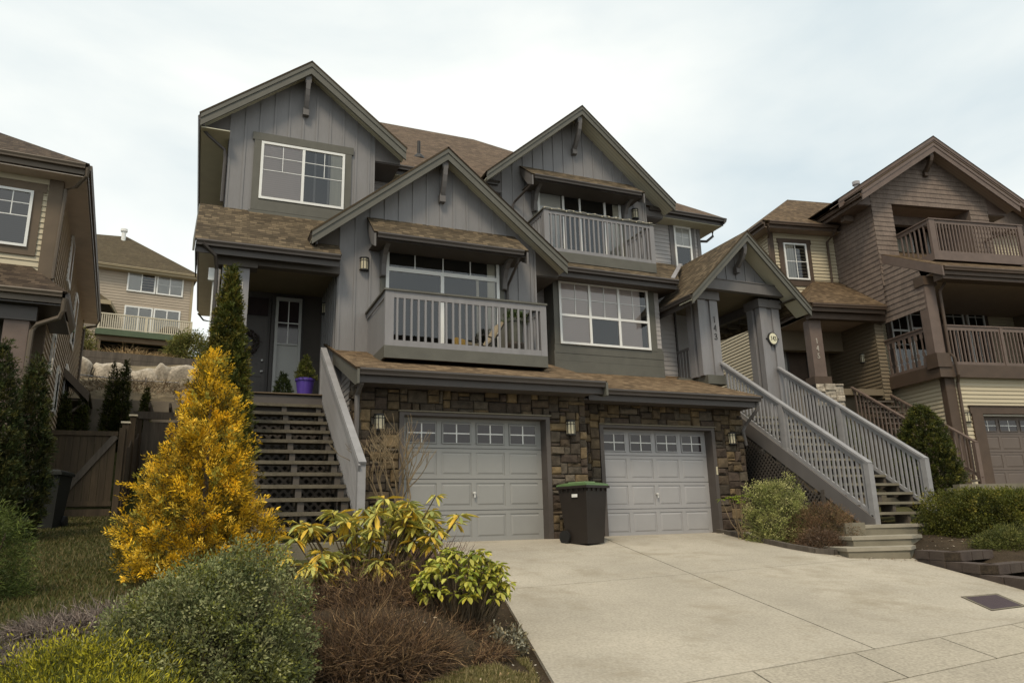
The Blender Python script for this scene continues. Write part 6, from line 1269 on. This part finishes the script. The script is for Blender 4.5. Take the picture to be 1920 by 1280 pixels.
# block retaining wall, stepped
bw = Thing('block_wall', 'stepped brown concrete block wall along the right edge of the driveway', 'wall', (10.2, 8.6, -.7)); 
def course(p, q, z0, z1, nb):
    p = Vector((*p, 0)); q = Vector((*q, 0)); d = (q-p)/nb; s_ = Vector((-d.y, d.x, 0)).normalized()
    if s_.x < 0: s_ = -s_
    b = MB()
    for i in range(nb):
        a = p+d*(i+.03); c = p+d*(i+.97); g_ = random.uniform(0, .02)
        b.prism([a+s_*g_+Vector((0, 0, z0)), a+s_*(g_+.012)+Vector((0, 0, z1)), a+s_*.26+Vector((0, 0, z1)), a+s_*.26+Vector((0, 0, z0))], c-a)
        k = MB()
    bw.part('course', b, 'block'); b2 = MB(); b2.prism([p+s_*.03+Vector((0, 0, z0)), q+s_*.03+Vector((0, 0, z0)), q+s_*.25+Vector((0, 0, z0)), p+s_*.25+Vector((0, 0, z0))], (0, 0, z1-z0-.012)); bw.part('backing', b2, 'soil')
E_ = [(10.50, 8.76), (10.16, 7.98), (9.84, 7.22), (9.50, 6.38), (9.12, 5.45)]
for i in range(4):
    p, q = E_[i], E_[i+1]; zt_ = -.53-.135*i
    course(p, q, zt_-.125, zt_, 2); course(p, q, zt_-.255, zt_-.13, 3 if i % 2 else 2); course(p, q, zt_-.40, zt_-.26, 2)
    if i < 3: course((q[0]+.02, q[1]+.02), (q[0]+.95, q[1]+.18), zt_-.125, zt_, 3)
twigs('dry_shrub', 'dry tan scrub growing down the slope between the boulders and the concrete wall', 'shrub', (-2.4, 29.5, 4.9), 2.8, 2.0, .9, 2600, [(.30, .23, .14), (.22, .17, .11), (.16, .12, .08)], .010, 84, curl=.7, spread=1.0)['kind'] = 'stuff'
# lawn, litter
def blades(n, xr, yr_, hf, cols, cond, seed, nm, label, cat):
    r_ = np.random.default_rng(seed); x = r_.uniform(*xr, n*2); y = r_.uniform(*yr_, n*2); k = np.array([cond(a, b_) for a, b_ in zip(x, y)]); x = x[k][:n]; y = y[k][:n]; n = len(x)
    z = np.array([G(a, b_) for a, b_ in zip(x, y)]); P = np.stack([x, y, z], 1); d = unit(np.stack([r_.normal(0, .45, n), r_.normal(0, .45, n), np.ones(n)], 1)); h_ = hf*r_.uniform(.5, 1.4, n)[:, None]; w_ = .0028*(1+y/6)[:, None]
    S = unit(np.cross(d, r_.normal(size=(n, 3)))); V = np.stack([P-S*w_, P+S*w_, P+d*h_+r_.normal(0, .006, (n, 3))], 1).reshape(-1, 3); Fq = np.arange(3*n).reshape(-1, 3)
    c = np.array(cols)[r_.integers(0, len(cols), n)]*r_.uniform(.7, 1.3, (n, 1)); o = addobj(nm, fast(nm, V, Fq, c, 'leaf', (0, 0, 0)), None, (0, 0, 0)); tagit(o, label, cat, None, 'stuff')
blades(60000, (-2.8, 1.2), (5.2, 18), .045, [(.075, .08, .02), (.11, .095, .032), (.17, .135, .06), (.05, .06, .016)], lambda a, b_: a < XL(b_)-2.6+.4*math.sin(b_*1.7) and a > -.20*b_-.4, 1, 'grass', 'short patchy lawn between the tan house and the planting bed', 'lawn')
blades(46000, (.6, 2.9), (3.9, 5.8), .035, [(.16, .14, .045), (.24, .20, .09), (.12, .12, .035), (.32, .26, .13)], lambda a, b_: a < 2.33+(b_-5.13)*.29 and b_ < line1(a)+.72-.5*sm(1.9, 1.0, a) if a < 2.4 else a < 2.33+(b_-5.13)*.29, 2, 'grass', 'dry yellowish grass patch beside the driveway at the bottom', 'lawn')
def litter(n, xr, yr_, cols, cond, seed, sz=.02):
    r_ = np.random.default_rng(seed); x = r_.uniform(*xr, n); y = r_.uniform(*yr_, n); k = np.array([cond(a, b_) for a, b_ in zip(x, y)]); x = x[k]; y = y[k]; n = len(x)
    P = np.stack([x, y, np.array([max(G(a, b_), (P_dr(b_)+.002 if a > XL(b_) else -9)) for a, b_ in zip(x, y)])+.008], 1); d = unit(np.stack([r_.normal(size=n), r_.normal(size=n), r_.normal(0, .2, n)+.15], 1)); S = unit(np.cross(d, np.array([0, 0, 1.])+r_.normal(0, .3, (n, 3)))); l_ = sz*r_.uniform(.4, 1.6, (n, 1))
    V = np.stack([P, P+d*l_*.5+S*l_*.3, P+d*l_, P+d*l_*.5-S*l_*.3], 1).reshape(-1, 3); c = np.array(cols)[r_.integers(0, len(cols), n)]*r_.uniform(.6, 1.3, (n, 1)); return V, np.arange(4*n).reshape(-1, 4), c
v1, f1, c1 = litter(5000, (-.5, 3.8), (4.6, 10), [(.16, .10, .05), (.24, .16, .09), (.10, .06, .035), (.06, .04, .025)], lambda a, b_: a < XL(b_)+.03, 3)
v2, f2, c2 = litter(1800, (9.4, 13), (8.6, 12.6), [(.16, .10, .05), (.24, .16, .09), (.10, .06, .035), (.4, .34, .26)], lambda a, b_: a > 9.5, 4, .03)
v3, f3, c3 = litter(420, (1.2, 2.6), (4.3, 6.0), [(.5, .40, .28), (.42, .28, .15), (.55, .5, .42)], lambda a, b_: a < XL(b_), 6, .03)
o = addobj('leaf_litter', fast('leaf_litter', np.concatenate([v1, v2, v3]), np.concatenate([f1, f2+len(v1), f3+len(v1)+len(v2)]), np.concatenate([c1, c2, c3]), 'leaf', (0, 0, 0)), None, (0, 0, 0)); tagit(o, 'brown leaf litter scattered over the planting beds', 'leaf litter', None, 'stuff')

# ================================================================ bins, pots, furniture
def wheelie(name, label, c, yaw, bodym, lidm, limem=None, s=1.0):
    x, y, z = c; t = Thing(name, label, 'bin', c); ca, sa = math.cos(yaw), math.sin(yaw)
    def T_(mb):
        mb.v = [(x+(vx*ca-vy*sa)*s, y+(vx*sa+vy*ca)*s, z+vz*s) for vx, vy, vz in mb.v]; return mb
    b = MB(); A = [(-.23, -.26, .0), (.23, -.26, .0), (.23, .16, .0), (-.23, .16, .0)]; B = [(-.29, -.33, .96), (.29, -.33, .96), (.29, .33, .96), (-.29, .33, .96)]; A2 = [(-.235, -.265, .1), (.235, -.265, .1), (.24, .25, .28), (-.24, .25, .28)]
    for P0, P1 in ((A, A2), (A2, B)):
        for i in range(4): j = (i+1) % 4; b.face([P0[i], P0[j], P1[j], P1[i]])
    b.face(list(reversed(A))); b.face(B); body = t.part('body', T_(b), bodym)
    b = MB(); b.box(-.33, .33, -.37, .34, .955, 1.00); b.box(-.26, .26, .34, .42, .97, .995)
    for k in range(5): b.box(-.27+.13*k, -.26+.13*k, -.355, -.31, .90, .955)
    for k in range(5): b.box(-.32, -.29, -.27+.12*k, -.26+.12*k, .90, .955)
    t.part('rim', T_(b), bodym, body)
    b = MB(); b.prism([(-.31, -.36, 1.001), (.31, -.36, 1.001), (.31, -.34, 1.03), (.25, -.1, 1.065), (.25, .30, 1.05), (-.25, .30, 1.05), (-.25, -.1, 1.065), (-.31, -.34, 1.03)], (0, 0, 0)) if False else None
    L0_ = [(-.31, -.365, 1.001), (.31, -.365, 1.001), (.31, .36, 1.001), (-.31, .36, 1.001)]; L1_ = [(-.30, -.35, 1.03), (.30, -.35, 1.03), (.30, .35, 1.03), (-.30, .35, 1.03)]; L2_ = [(-.20, -.22, 1.06), (.20, -.22, 1.06), (.20, .26, 1.06), (-.20, .26, 1.06)]
    for P0, P1 in ((L0_, L1_), (L1_, L2_)):
        for i in range(4): j = (i+1) % 4; b.face([P0[i], P0[j], P1[j], P1[i]])
    b.face(L2_); lid = t.part('lid', T_(b), lidm)
    if limem: b = MB(); b.box(-.15, .15, -.18, .2, 1.061, 1.075); t.part('lid_panel', T_(b), limem, lid)
    b = MB(); b.tube([(-.26, .36, 1.02), (.26, .36, 1.02)], .016, 8); t.part('handle', T_(b), bodym, body)
    for sx_ in (-1, 1):
        b = MB(); n = 20
        b.prism([(sx_*.30, .22+.115*math.cos(2*math.pi*k/n), .115+.115*math.sin(2*math.pi*k/n)) for k in range(n)], (-.05*sx_, 0, 0)); wh_ = t.part('wheel', T_(b), 'rubber', body)
    b = MB(); b.tube([(-.3, .22, .115), (.3, .22, .115)], .014, 8); t.part('axle', T_(b), 'iron', body); return t, T_, body
t, T_, body = wheelie('wheelie_bin', 'dark brown wheelie bin with a green lid standing between the two garage doors', (6.23, 11.72, P_dr(11.72)+.0), R(22), 'bin_dark', 'bin_green', 'bin_lime', .97)
b = MB(); b.prism([(-.298, -.13, .80), (-.298, .0, .80), (-.2985, .0, .855), (-.2985, -.13, .855)], (-.004, 0, 0)); t.part('sticker', T_(b), 'white', body)
wheelie('wheelie_bin', 'black wheelie bin half hidden behind the dark cedars near the gate', (-2.46, 15.4, G(-2.4, 15.4)), R(-10), 'bin_black', 'bin_black', None, .95)
def pot(name, label, c, r_, h, m, plant_=None, cols=None, ph=.4, pr=.16, seed=3, kind_='cone'):
    t = Thing(name, label, 'plant pot', c); b = MB(); b.lathe(c, [(r_*.68, 0), (r_*.72, .01), (r_*.93, h*.86), (r_, h*.861), (r_*1.03, h*.87), (r_*1.03, h), (r_*.9, h), (r_*.88, h*.9), (.001, h*.9)], 28); t.part('pot', b, m)
    return t
pot('plant_pot', 'large glossy purple pot holding a small cone conifer on the left porch', (1.76, 14.52, 2.50), .185, .36, 'purple')
cg = [(.06, .075, .015), (.10, .11, .02), (.13, .13, .03)]
conifer('potted_conifer', 'small cone conifer growing in the purple pot', (1.76, 14.52, 2.82), .46, lambda t: .17*(1-t)**.8+.01, 300, 14, cg, .04, .010, .06, 101, lump=.1)
conifer('potted_conifer', 'tiny dark cone conifer on the porch in front of the white sidelight', (1.36, 14.65, 2.50), .46, lambda t: .17*(1-t)**.8+.01, 260, 14, [(.03, .045, .012), (.045, .06, .015)], .04, .010, .06, 102, lump=.1)
# wreath on the front door
import bmesh
V_, F_, C_ = [], [], []
r_ = np.random.default_rng(8); n = 1500; a = r_.random(n)*6.28; q = r_.random(n)*6.28; rm = .22+.06*np.cos(q); P_ = np.stack([.70+rm*np.cos(a), 16.42+.05*np.sin(q), 3.98+rm*np.sin(a)], 1)
v, f = leaf_quads(P_, unit(np.stack([np.cos(a+1), -np.ones(n)*.4, np.sin(a+1)], 1)), np.full(n, .05), np.full(n, .018))
o = addobj('door_wreath', fast('door_wreath', v, f, np.array([(.05, .045, .03), (.10, .07, .08), (.07, .06, .04)])[r_.integers(0, 3, n)], 'leaf', (.70, 16.42, 3.98)), None, (.70, 16.42, 3.98)); tagit(o, 'dark round wreath hanging on the left front door', 'wreath')
# lounge chair on the balcony
ch = Thing('lounge_chair', 'beige folding lounge chair on the left unit balcony', 'chair', (5.0, 13.6, 3.17))
b = MB(); b.beam((4.62, 13.5, 3.50), (5.10, 13.5, 3.44), .48, .05); b.beam((5.08, 13.5, 3.42), (5.42, 13.5, 3.98), .48, .05); ch.part('cushion', b, 'fabric')
b = MB()
for y in (13.24, 13.76):
    b.tube([(4.62, y, 3.44), (5.12, y, 3.38), (5.46, y, 3.98)], .014, 6); b.tube([(4.74, y, 3.17), (5.26, y, 3.62)], .014, 6); b.tube([(5.30, y, 3.17), (4.8, y, 3.62), (5.0, y, 3.68), (5.26, y, 3.60)], .014, 6)
ch.part('frame', b, 'iron')
b = MB(); b.beam((4.46, 13.3, 3.28), (4.52, 13.3, 3.56), .22, .16, (0, 1, 0)); solo('cushion', b, 'yellow', 'small yellow cushion on the balcony beside the beige chair', 'cushion')
pot('plant_pot', 'tall grey-green urn pot on a woven stand on the left balcony', (5.78, 13.5, 3.62), .20, .50, 'pot_grey')
bush('potted_shrub', 'dark leafy plant in the tall balcony pot', 'plant', (5.78, 13.5, 4.05), .22, .2, .26, 120, 12, [(.05, .08, .02), (.08, .11, .03)], .05, .02, .05, 103)
b = MB(); b.lathe((5.78, 13.5, 3.17), [(.17, 0), (.20, .2), (.21, .40), (.19, .445)], 20); solo('pot_stand', b, 'pot_brown', 'brown woven stand under the tall balcony pot', 'stand')
# garland lights on the upper balcony rail
b = MB(); rr = random.Random(3); pts = [(7.26+.1*i, 14.955, 7.49+.018*math.sin(i*1.9)) for i in range(32)]; b.tube(pts, .007, 5)
for i in range(0, 32, 2): b.lathe((7.27+.1*i, 14.95, 7.46+.018*math.sin(i*1.9)), [(.004, 0), (.014, .01), (.013, .03), (.004, .04)], 6)
solo('light_garland', b, 'cream', 'string of small unlit bulbs along the upper balcony handrail', 'garland')
# drain cover in the driveway
zf = P_dr
dc = Thing('drain_cover', 'square dark metal utility cover set into the driveway by the block wall', 'cover', (8.45, 6.1, zf(6.1)))
Q = [(8.02, 5.81), (8.55, 5.84), (8.88, 6.35), (8.35, 6.35)]
b = MB(); b.prism([(x, y, zf(y)+.006) for x, y in Q], (0, 0, -.03)); dc.part('plate', b, 'grate')
b = MB(); cx_, cy_ = 8.45, 6.09
for i in range(4):
    p, q = Vector(Q[i]), Vector(Q[(i+1) % 4]); c_ = Vector((cx_, cy_)); p2 = p+(p-c_)*.16; q2 = q+(q-c_)*.16; p3 = p+(p-c_)*.02; q3 = q+(q-c_)*.02
    b.face([(v_.x, v_.y, zf(v_.y)+.005) for v_ in (p2, q2, q3, p3)])
dc.part('surround', b, 'concrete')
b = MB()
for i in range(4):
    p, q = Vector(Q[i]), Vector(Q[(i+1) % 4]); c_ = Vector((cx_, cy_)); p2 = p+(p-c_)*.16; q2 = q+(q-c_)*.16; b.beam((p2.x, p2.y, zf(p2.y)+.004), (q2.x, q2.y, zf(q2.y)+.004), .008, .006)
dc.part('joint', b, 'soil')
